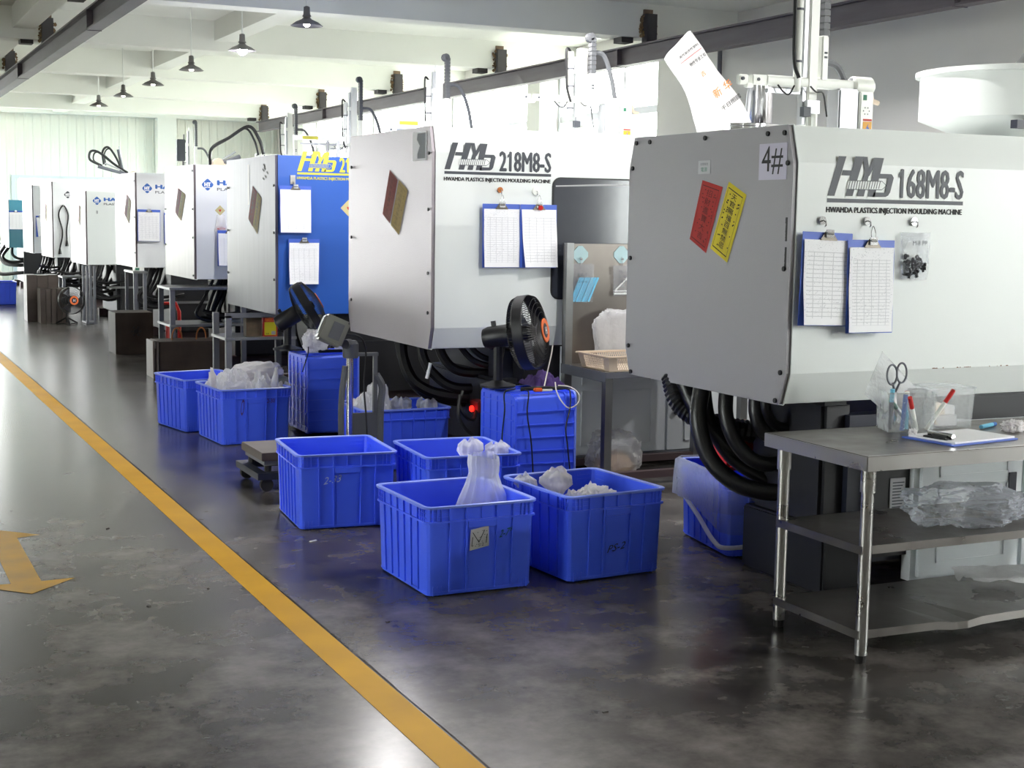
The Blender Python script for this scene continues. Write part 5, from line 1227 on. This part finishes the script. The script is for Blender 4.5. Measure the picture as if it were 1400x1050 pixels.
# ================================================================== STAINLESS WORK TABLE
TX, TY, TW, TD = 3.41, 4.155, 1.85, .645
t = thing('work_table', 'three tier stainless steel work table with scratched top', 'table', (TX, TY, 0))
MB().box(0, TW, 0, TD, .775, .80).build('tabletop', M['ssdirty'], t, bevel=.003)
e = MB().box(-.002, TW, -.004, .001, .745, .798).box(-.004, .001, 0, TD, .745, .798).box(0, TW, TD-.001, TD+.004, .745, .798); e.build('tabletop_edge', M['ss'], t)
flat(MB().quad((0, -.0, .8008), (TW, -.0, .8008), (TW, .02, .8008), (.02, .02, .8008)), 'edge_trim', M['ss'], t)
def shelf(z, dent):
    mb = MB(); nx = 24; vs_ = []; F = []
    def dy(u):
        if not dent: return 0, 0
        k = max(0, 1-abs(u-.30)/.30); return -.02*k*k, -.018*max(0, 1-abs(u-.27)/.06)
    for i in range(nx+1):
        u = i/nx; x = .03+(TW-.06)*u; a, b = dy(u)
        vs_ += [(x, TD-.05, z), (x, .3, z), (x, .05+a, z+b*.8), (x, .05+a-.001, z-.032+b*.6), (x, .053+a, z-.032+b*.6)]
    for i in range(nx):
        for k in range(4): F.append((i*5+k, i*5+k+1, i*5+k+6, i*5+k+5))
    mb.add(vs_, F)
    mb.box(.03, .034, .05, TD-.05, z-.032, z); mb.box(TW-.034, TW-.03, .05, TD-.05, z-.032, z); mb.box(.03, TW-.03, TD-.054, TD-.05, z-.032, z)
    return mb.build('shelf', M['ssdirty'], t)
shelf(.45, False); shelf(.125, True)
for x in (.055, TW-.055):
    for y in (.06, TD-.06):
        o = MB().cyl((x, y, .03), (x, y, .776), .024, n=16).build('leg', M['ss'], t, smooth=True, angle=.5)
        MB().cyl((x, y, .655), (x, y, .745), .029, n=16).build('leg_sleeve', M['ss'], o, smooth=True, angle=.5); MB().cyl((x, y, 0), (x, y, .045), .02, .023, n=12).build('leg_foot', M['foot'], o)
def clear_bin(label, x, y, rot, w, d, h):
    t = thing('clear_bin', label, 'bin', (x, y, .801), (0, 0, math.radians(rot)), 'clear plastic bins on the table')
    mb = MB(); a, b = w/2, d/2; ta, tb = a+.008, b+.008; s = .003
    def R(p, q, z): return [(-p, -q, z), (p, -q, z), (p, q, z), (-p, q, z)]
    vs_ = R(a, b, 0)+R(ta, tb, h)+R(ta-s, tb-s, h)+R(a-s, b-s, .004)
    mb.add(vs_, [(0, 3, 2, 1), (12, 13, 14, 15)]+[(i*4+k, i*4+(k+1) % 4, (i+1)*4+(k+1) % 4, (i+1)*4+k) for i in range(3) for k in range(4)]); mb.build('bin_body', M['bin'], t)
    r = MB(); k = .004; r.box(-ta-k, ta+k, -tb-k, -tb+k, h-.006, h).box(-ta-k, ta+k, tb-k, tb+k, h-.006, h).box(-ta-k, -ta+k, -tb+k, tb-k, h-.006, h).box(ta-k, ta+k, -tb+k, tb-k, h-.006, h); r.build('bin_rim', M['bin'], t)
    return t
b1 = clear_bin('clear plastic bin of pens and scissors on the work table', 4.005, 4.655, -22, .19, .15, .165)
b2 = clear_bin('clear plastic bin of paper slips on the work table', 4.235, 4.69, -6, .18, .15, .175)
def in_bin(name, label, cat, x, y, z, rot, group):
    return thing(name, label, cat, (x, y, z), rot, group)
for i, (x, y, a, b, col, cap, L, lab) in enumerate([(3.935, 4.665, .10, -.05, 'navy', 'cyan', .17, 'navy blue marker pen with pale cap in the pen bin'), (3.96, 4.62, .05, .04, 'ink_b', 'ink_b', .15, 'short blue marker pen in the pen bin'),
        (4.02, 4.60, .25, -.5, 'gwhite', 'redp', .17, 'white marker with red cap leaning in the pen bin'), (4.07, 4.60, .2, .55, 'gwhite', 'redp', .2, 'white marker with red cap pointing to the paper bin'),
        (4.05, 4.66, -.1, -.75, 'silver', 'inkgrn', .17, 'grey marker with green end lying across the pen bin'), (4.0, 4.64, -.25, .2, 'cyan', 'redp', .16, 'light blue pen with red cap in the pen bin'),
        (4.03, 4.63, .1, -.35, 'gwhite', 'gwhite', .17, 'all white marker in the pen bin')]):
    t = thing('marker_pen', lab, 'pen', (x, y, .807), (a, b, 0), 'pens in the clear bin')
    MB().cyl((0, 0, 0), (0, 0, L*.68), .009, n=10).build('pen_body', M[col], t, smooth=True, angle=.5); MB().cyl((0, 0, L*.68), (0, 0, L), .0095, n=10).build('pen_cap', M[cap], t, smooth=True, angle=.5)
t = thing('scissors', 'steel scissors with grey loop handles in the pen bin', 'scissors', (3.985, 4.69, .81), (.05, -.12, 0))
MB().prism([(-.008, 0), (.006, .0), (.01, .16), (-.004, .16)], 'y', -.002, .002).build('blade', M['chrome'], t)
for cx, s in ((-.012, 1), (.038, 1)):
    MB().tube([(cx+.026*math.cos(a), .0, .225+.042*math.sin(a)) for a in [2*PI*i/18 for i in range(18)]], .0045, 6, closed=True).build('handle_loop', M['gsteel'], t, smooth=True)
MB().cyl((0, 0, .15), (-.01, 0, .19), .005, n=6).cyl((.004, 0, .15), (.03, 0, .19), .005, n=6).build('handle_shank', M['gsteel'], t)
# open bag sticking up out of the pen bin
t = thing('plastic_bag', 'clear flat bag sticking up out of the pen bin', 'bag', (3.96, 4.72, .82))
mb = MB(); vs_ = []; n = 8
A, B, C, D = Vector((-.12, .0, .13)), Vector((-.02, .02, .305)), Vector((.16, .0, .14)), Vector((.06, -.01, .0))
for side in (-1, 1):
    for i in range(n+1):
        for k in range(n+1):
            u, v = i/n, k/n; p = (A*(1-u)+D*u)*(1-v)+(B*(1-u)+C*u)*v
            p = p+Vector((0, side*.014*math.sin(PI*u)*math.sin(PI*v)+.006*nz3((u*3, v*3, side), 1.5, 3), 0)); vs_.append(p)
F = []
for s in (0, 1): F += [(s*(n+1)**2+i*(n+1)+k, s*(n+1)**2+(i+1)*(n+1)+k, s*(n+1)**2+(i+1)*(n+1)+k+1, s*(n+1)**2+i*(n+1)+k+1) for i in range(n) for k in range(n)]
me = bpy.data.meshes.new('bag_film'); me.from_pydata(vs_, [], F); me.materials.append(M['film']); me.polygons.foreach_set('use_smooth', [True]*len(F)); put('bag_film', me, t)
for i, (dx, dy, dz, a, b, lab, mt_) in enumerate([(-.03, -.02, .006, .3, .5, 'beige card propped in the paper slip bin', 'cream'), (.01, .0, .006, .1, -.2, 'white paper slip in the paper slip bin', 'paper'), (.035, .02, .006, -.15, .3, 'second white paper slip in the paper slip bin', 'paper')]):
    o = MB().box(-.045, .045, -.001, .001, 0, .10 if i == 0 else .085).build('paper_slip', M[mt_], None); o.location = (4.235+dx, 4.69+dy, .808); o.rotation_euler = (-.25, b*.5, a); tag(o, lab, 'paper', 'slips in the clear bin')
MB().box(-.06, .05, -.03, .04, .006, .05).build('paper_bundle', M['paper'], b2)
t = thing('clipboard', 'blue clipboard with blank white sheet lying on the work table', 'clipboard', (4.06, 4.385, .801), (0, 0, math.radians(8)))
MB().box(-.20, .19, -.13, .13, 0, .006).build('board', M['cb'], t, bevel=.002); MB().box(-.17, .185, -.115, .12, .006, .013).build('paper', M['paper'], t)
MB().box(-.155, -.105, -.06, .02, .013, .03).box(-.17, -.13, -.07, .05, .012, .02).build('clip', M['black'], t, bevel=.003); MB().cyl((-.135, -.075, .026), (-.135, .045, .026), .012, n=8).build('clip_spring', M['chrome'], t)
t = thing('marker_pen', 'light blue pen lying behind the table clipboard', 'pen', (4.33, 4.56, .811), (0, PI/2, .4)); MB().cyl((0, 0, 0), (0, 0, .11), .009, n=10).build('pen_body', M['cyan'], t); MB().cyl((0, 0, .11), (0, 0, .14), .009, n=10).build('pen_cap', M['ink_b'], t)
bag_lump('crumpled white tissue on the work table', (4.42, 4.47, .801), (.05, .035, .022), 71, 'film3', .3, name='tissue', group='tissue scraps', rough=.8, freq=3.5)
bag_lump('small white film twist before the pen bin', (3.915, 4.50, .801), (.035, .014, .014), 72, 'film3', .8, name='film_scrap', group='tissue scraps', rough=.9, freq=3)
bag_lump('crumpled clear plastic bag on the middle shelf edge', (4.09, 4.40, .451), (.2, .15, .075), 73, 'film0', -.2, rough=.7, freq=1.7, ears=.3)
bag_lump('crumpled bluish clear bag at the back of the middle shelf', (4.45, 4.58, .451), (.12, .1, .04), 74, 'film0', .4, rough=.7, freq=2.6)
t = thing('plastic_bag', 'folded milky film sheet on the lowest table shelf', 'bag', (4.55, 4.52, .128), (0, 0, -.3))
mb = MB(); vs_ = []; n = 14
for i in range(n+1):
    for k in range(n+1):
        u, v = i/n*2-1, k/n*2-1; vs_.append((u*.26, v*.11, .012+.03*abs(math.sin(1.6*v+.5*u))+.018*nz3((u*2, v*2, 0), 1.6, 6)+(.012 if v > .6 else 0)))
mb.add(vs_, [(i*(n+1)+k, (i+1)*(n+1)+k, (i+1)*(n+1)+k+1, i*(n+1)+k+1) for i in range(n) for k in range(n)]); mb.build('bag_film', M['film2'], t, smooth=True)

# ================================================================== SACK TIPPED INTO THE CHROME DRUM
t = thing('resin_sack', 'white woven sack with orange characters tipped into the chrome drum hopper', 'sack', (6.10, 9.14, 2.26))
mb = MB(); vs_ = []; n = 12; m = 28
B0, B1 = Vector((-.04, 0, .02)), Vector((-.50, 0, .66)); ax = (B1-B0).normalized(); side = Vector((ax.z, 0, -ax.x))
for i in range(n+1):
    f = i/n; c = B0.lerp(B1, f)+side*.03*math.sin(PI*f); w = (.205-.075*f+.015*math.sin(8*f)); th = .105*(1-.72*f)+.01
    for k in range(m):
        a = 2*PI*k/m; ca, sa = math.cos(a), math.sin(a); e = .6
        p = c+side*(math.copysign(abs(ca)**e, ca)*w)+Vector((0, math.copysign(abs(sa)**e, sa)*th, 0))
        p += Vector((0, 1, 0))*.007*nz3((f*5, ca*2, sa*2), 1.6, 9)+ax*(.03*ca if i == n else 0); vs_.append(p)
mb.add(vs_, [(i*m+k, i*m+(k+1) % m, (i+1)*m+(k+1) % m, (i+1)*m+k) for i in range(n) for k in range(m)]+[tuple(range(m-1, -1, -1)), tuple(n*m+k for k in range(m))])
mb.build('sack_body', M['sack'], t, smooth=True, angle=.9)
def sack_print(body, f, off, w, h, mat):
    c = B0.lerp(B1, f)+side*(.03*math.sin(PI*f)+off); th = .105*(1-.72*f)+.024
    o = c+Vector((0, -th, 0)); mb = MB(); text_into(mb, body, o, side*w, ax*h-Vector((0, -.0, 0)), .01); flat(mb, 'sack_print', mat, t)
sack_print('千日图圆', .27, -.02, .19, .035, M['inkblk']); sack_print('新', .40, -.02, .07, .07, M['inkor']); sack_print('华', .40, .085, .07, .07, M['inkor']); sack_print('物性专业工程', .78, -.05, .16, .028, M['inkblk'])
sack_print('高性能改性塑料', .90, -.08, .19, .02, M['inkblk']); sack_print('吉', .64, -.02, .04, .04, M['inkor']); sack_print('————', .86, -.1, .21, .004, M['inkred'])

# ================================================================== STEEL MOULD BLOCKS
def mould(label, x, y, w, d, h, mat='mould', plates=3, rings=(), rot=0):
    t = thing('mould_block', label, 'mould', (x, y, 0), (0, 0, rot), 'steel mould blocks')
    step = w/plates
    for i in range(plates): MB().box(i*step+.002, (i+1)*step-.002, .004*(i % 2), d-.004*(i % 2), 0, h-.006*(i % 2)).build('mould_plate', M[mat], t, bevel=.004)
    for rx, ry in rings:
        MB().tube([(rx+.05*math.cos(a), ry, h-.01+.11*math.sin(a)+.02) for a in [PI*i/12 for i in range(13)]]+[(rx-.05, ry, h-.02)], .008, 6).build('lifting_ring', M['copper'], t, smooth=True)
    return t
o = mould('single rusty brown steel mould block with a bolt circle on its face', 2.937, 17.1, .44, .48, .49, plates=1)
for k in range(6): MB().cyl((.24+.05*math.cos(k*PI/3), -.004, .27+.05*math.sin(k*PI/3)), (.24+.05*math.cos(k*PI/3), .002, .27+.05*math.sin(k*PI/3)), .014, n=8).build('bolt_hole', M['black'], o)
MB().cyl((.24, -.004, .27), (.24, .002, .27), .03, n=12).build('bolt_hole', M['black'], o)
mould('wide steel mould block with copper lifting rings', 2.93, 14.55, .68, .4, .365, plates=1, rings=((.22, .2), (.47, .2)))
t = thing('mould_plate', 'thin upright polished mould plate leaning by the ringed mould block', 'plate', (2.86, 14.52, 0)); MB().box(0, .018, 0, .34, 0, .375).build('plate', M['mouldlt'], t, bevel=.002); MB().box(.036, .058, 0, .34, 0, .375).build('plate', M['mouldlt'], t, bevel=.002); MB().box(.018, .036, .02, .32, 0, .3).build('spacer', M['mould'], t)
mould('tall banded steel mould block in the far pair', 2.60, 22.66, .46, .42, .70, 'mouldlt', 3)
mould('shorter banded steel mould block in front of the tall one', 2.735, 22.2, .39, .40, .515, 'mouldlt', 5)

# ================================================================== STANDS, JACK, BOXES ALONG THE ROW
def stand(label, x, y, w, d, h, zs, top='tin', post='gsteel', lip=True, posts=.05):
    t = thing('steel_stand', label, 'stand', (x, y, 0), group='steel stands beside the machines')
    for a in (0, w-posts):
        for b in (0, d-posts): MB().box(a, a+posts, b, b+posts, 0, h).build('leg', M[post], t)
    for z in zs: MB().box(-.01, w+.01, -.01, d+.01, z-.025, z).build('shelf', M[top], t, bevel=.004)
    return t
stand('grey steel stand with sheet top under the gold diamond sign machine', 3.14, 15.0, .80, .62, .86, (.885, .50))
s3 = stand('grey angle steel stand under the blue machine holding a product box', 3.04, 12.25, .62, .5, .78, (.59, .20))
MB().box(0, .62, 0, .04, .76, .80).build('top_rail', M['gsteel'], s3)
t = thing('product_box', 'yellow and red printed carton on the stand under the blue machine', 'box', (3.385, 12.30, .591)); MB().box(0, .125, 0, .1, 0, .195).build('carton', M['redp'], t)
o = MB().box(.008, .112, -.002, 0, .01, .125).build('carton_panel', pm('carton_yellow', (222, 210, 40), .5), t); MB().box(.012, .11, -.0022, 0, .13, .185).build('carton_picture', pm('carton_picture', (226, 120, 40), .5, var=(40, .3, (190, 40, 40))), t); MB().box(.07, .105, -.004, -.002, .015, .045).build('carton_code', M['stick'], t)
text_front('0.8', .02, .045, .018, .03, -.0045, M['inkblk'], t, name='carton_print')
t = thing('product_box', 'brown patterned carton beside the yellow carton', 'box', (3.235, 12.32, .591)); MB().box(0, .14, 0, .1, 0, .19).build('carton', M['tan'], t)
stand('perforated steel stand at the low white machine beside the floor fan', 3.36, 21.95, .14, .4, .86, (.03,), 'gsteel', 'gsteel', posts=.035)
stand('slim steel stand under the single clipboard machine', 3.36, 18.2, .16, .6, .93, (.93, .32), 'tin', 'gsteel', posts=.04)
stand('low steel stand below the machine with coiled cord', 3.5, 25.4, .5, .5, .55, (.56,), 'tin')
t = thing('light_box', 'small green and white labelled box on the slim stand', 'box', (3.40, 18.35, .931)); MB().box(0, .12, 0, .12, 0, .04).build('box_body', M['gwhite'], t); MB().box(.01, .06, -.002, 0, .005, .035).build('box_label', M['inkgrn'], t)
t = thing('hydraulic_jack', 'red hydraulic lifting jack behind the rusty mould block', 'jack', (3.42, 16.85, 0))
MB().box(0, .26, 0, .3, .0, .03).box(.0, .04, 0, .3, .03, .10).box(.22, .26, 0, .3, .03, .10).build('jack_base', M['redp'], t); MB().cyl((.13, .15, .03), (.13, .15, .35), .05, n=12).build('jack_cylinder', M['redp'], t)
MB().tube([(.02, .15, .1), (.02, .15, .5), (.05, .15, .6), (.2, .15, .6), (.24, .15, .5), (.24, .15, .1)], .022, 7).build('jack_handle', M['redp'], t, smooth=True)
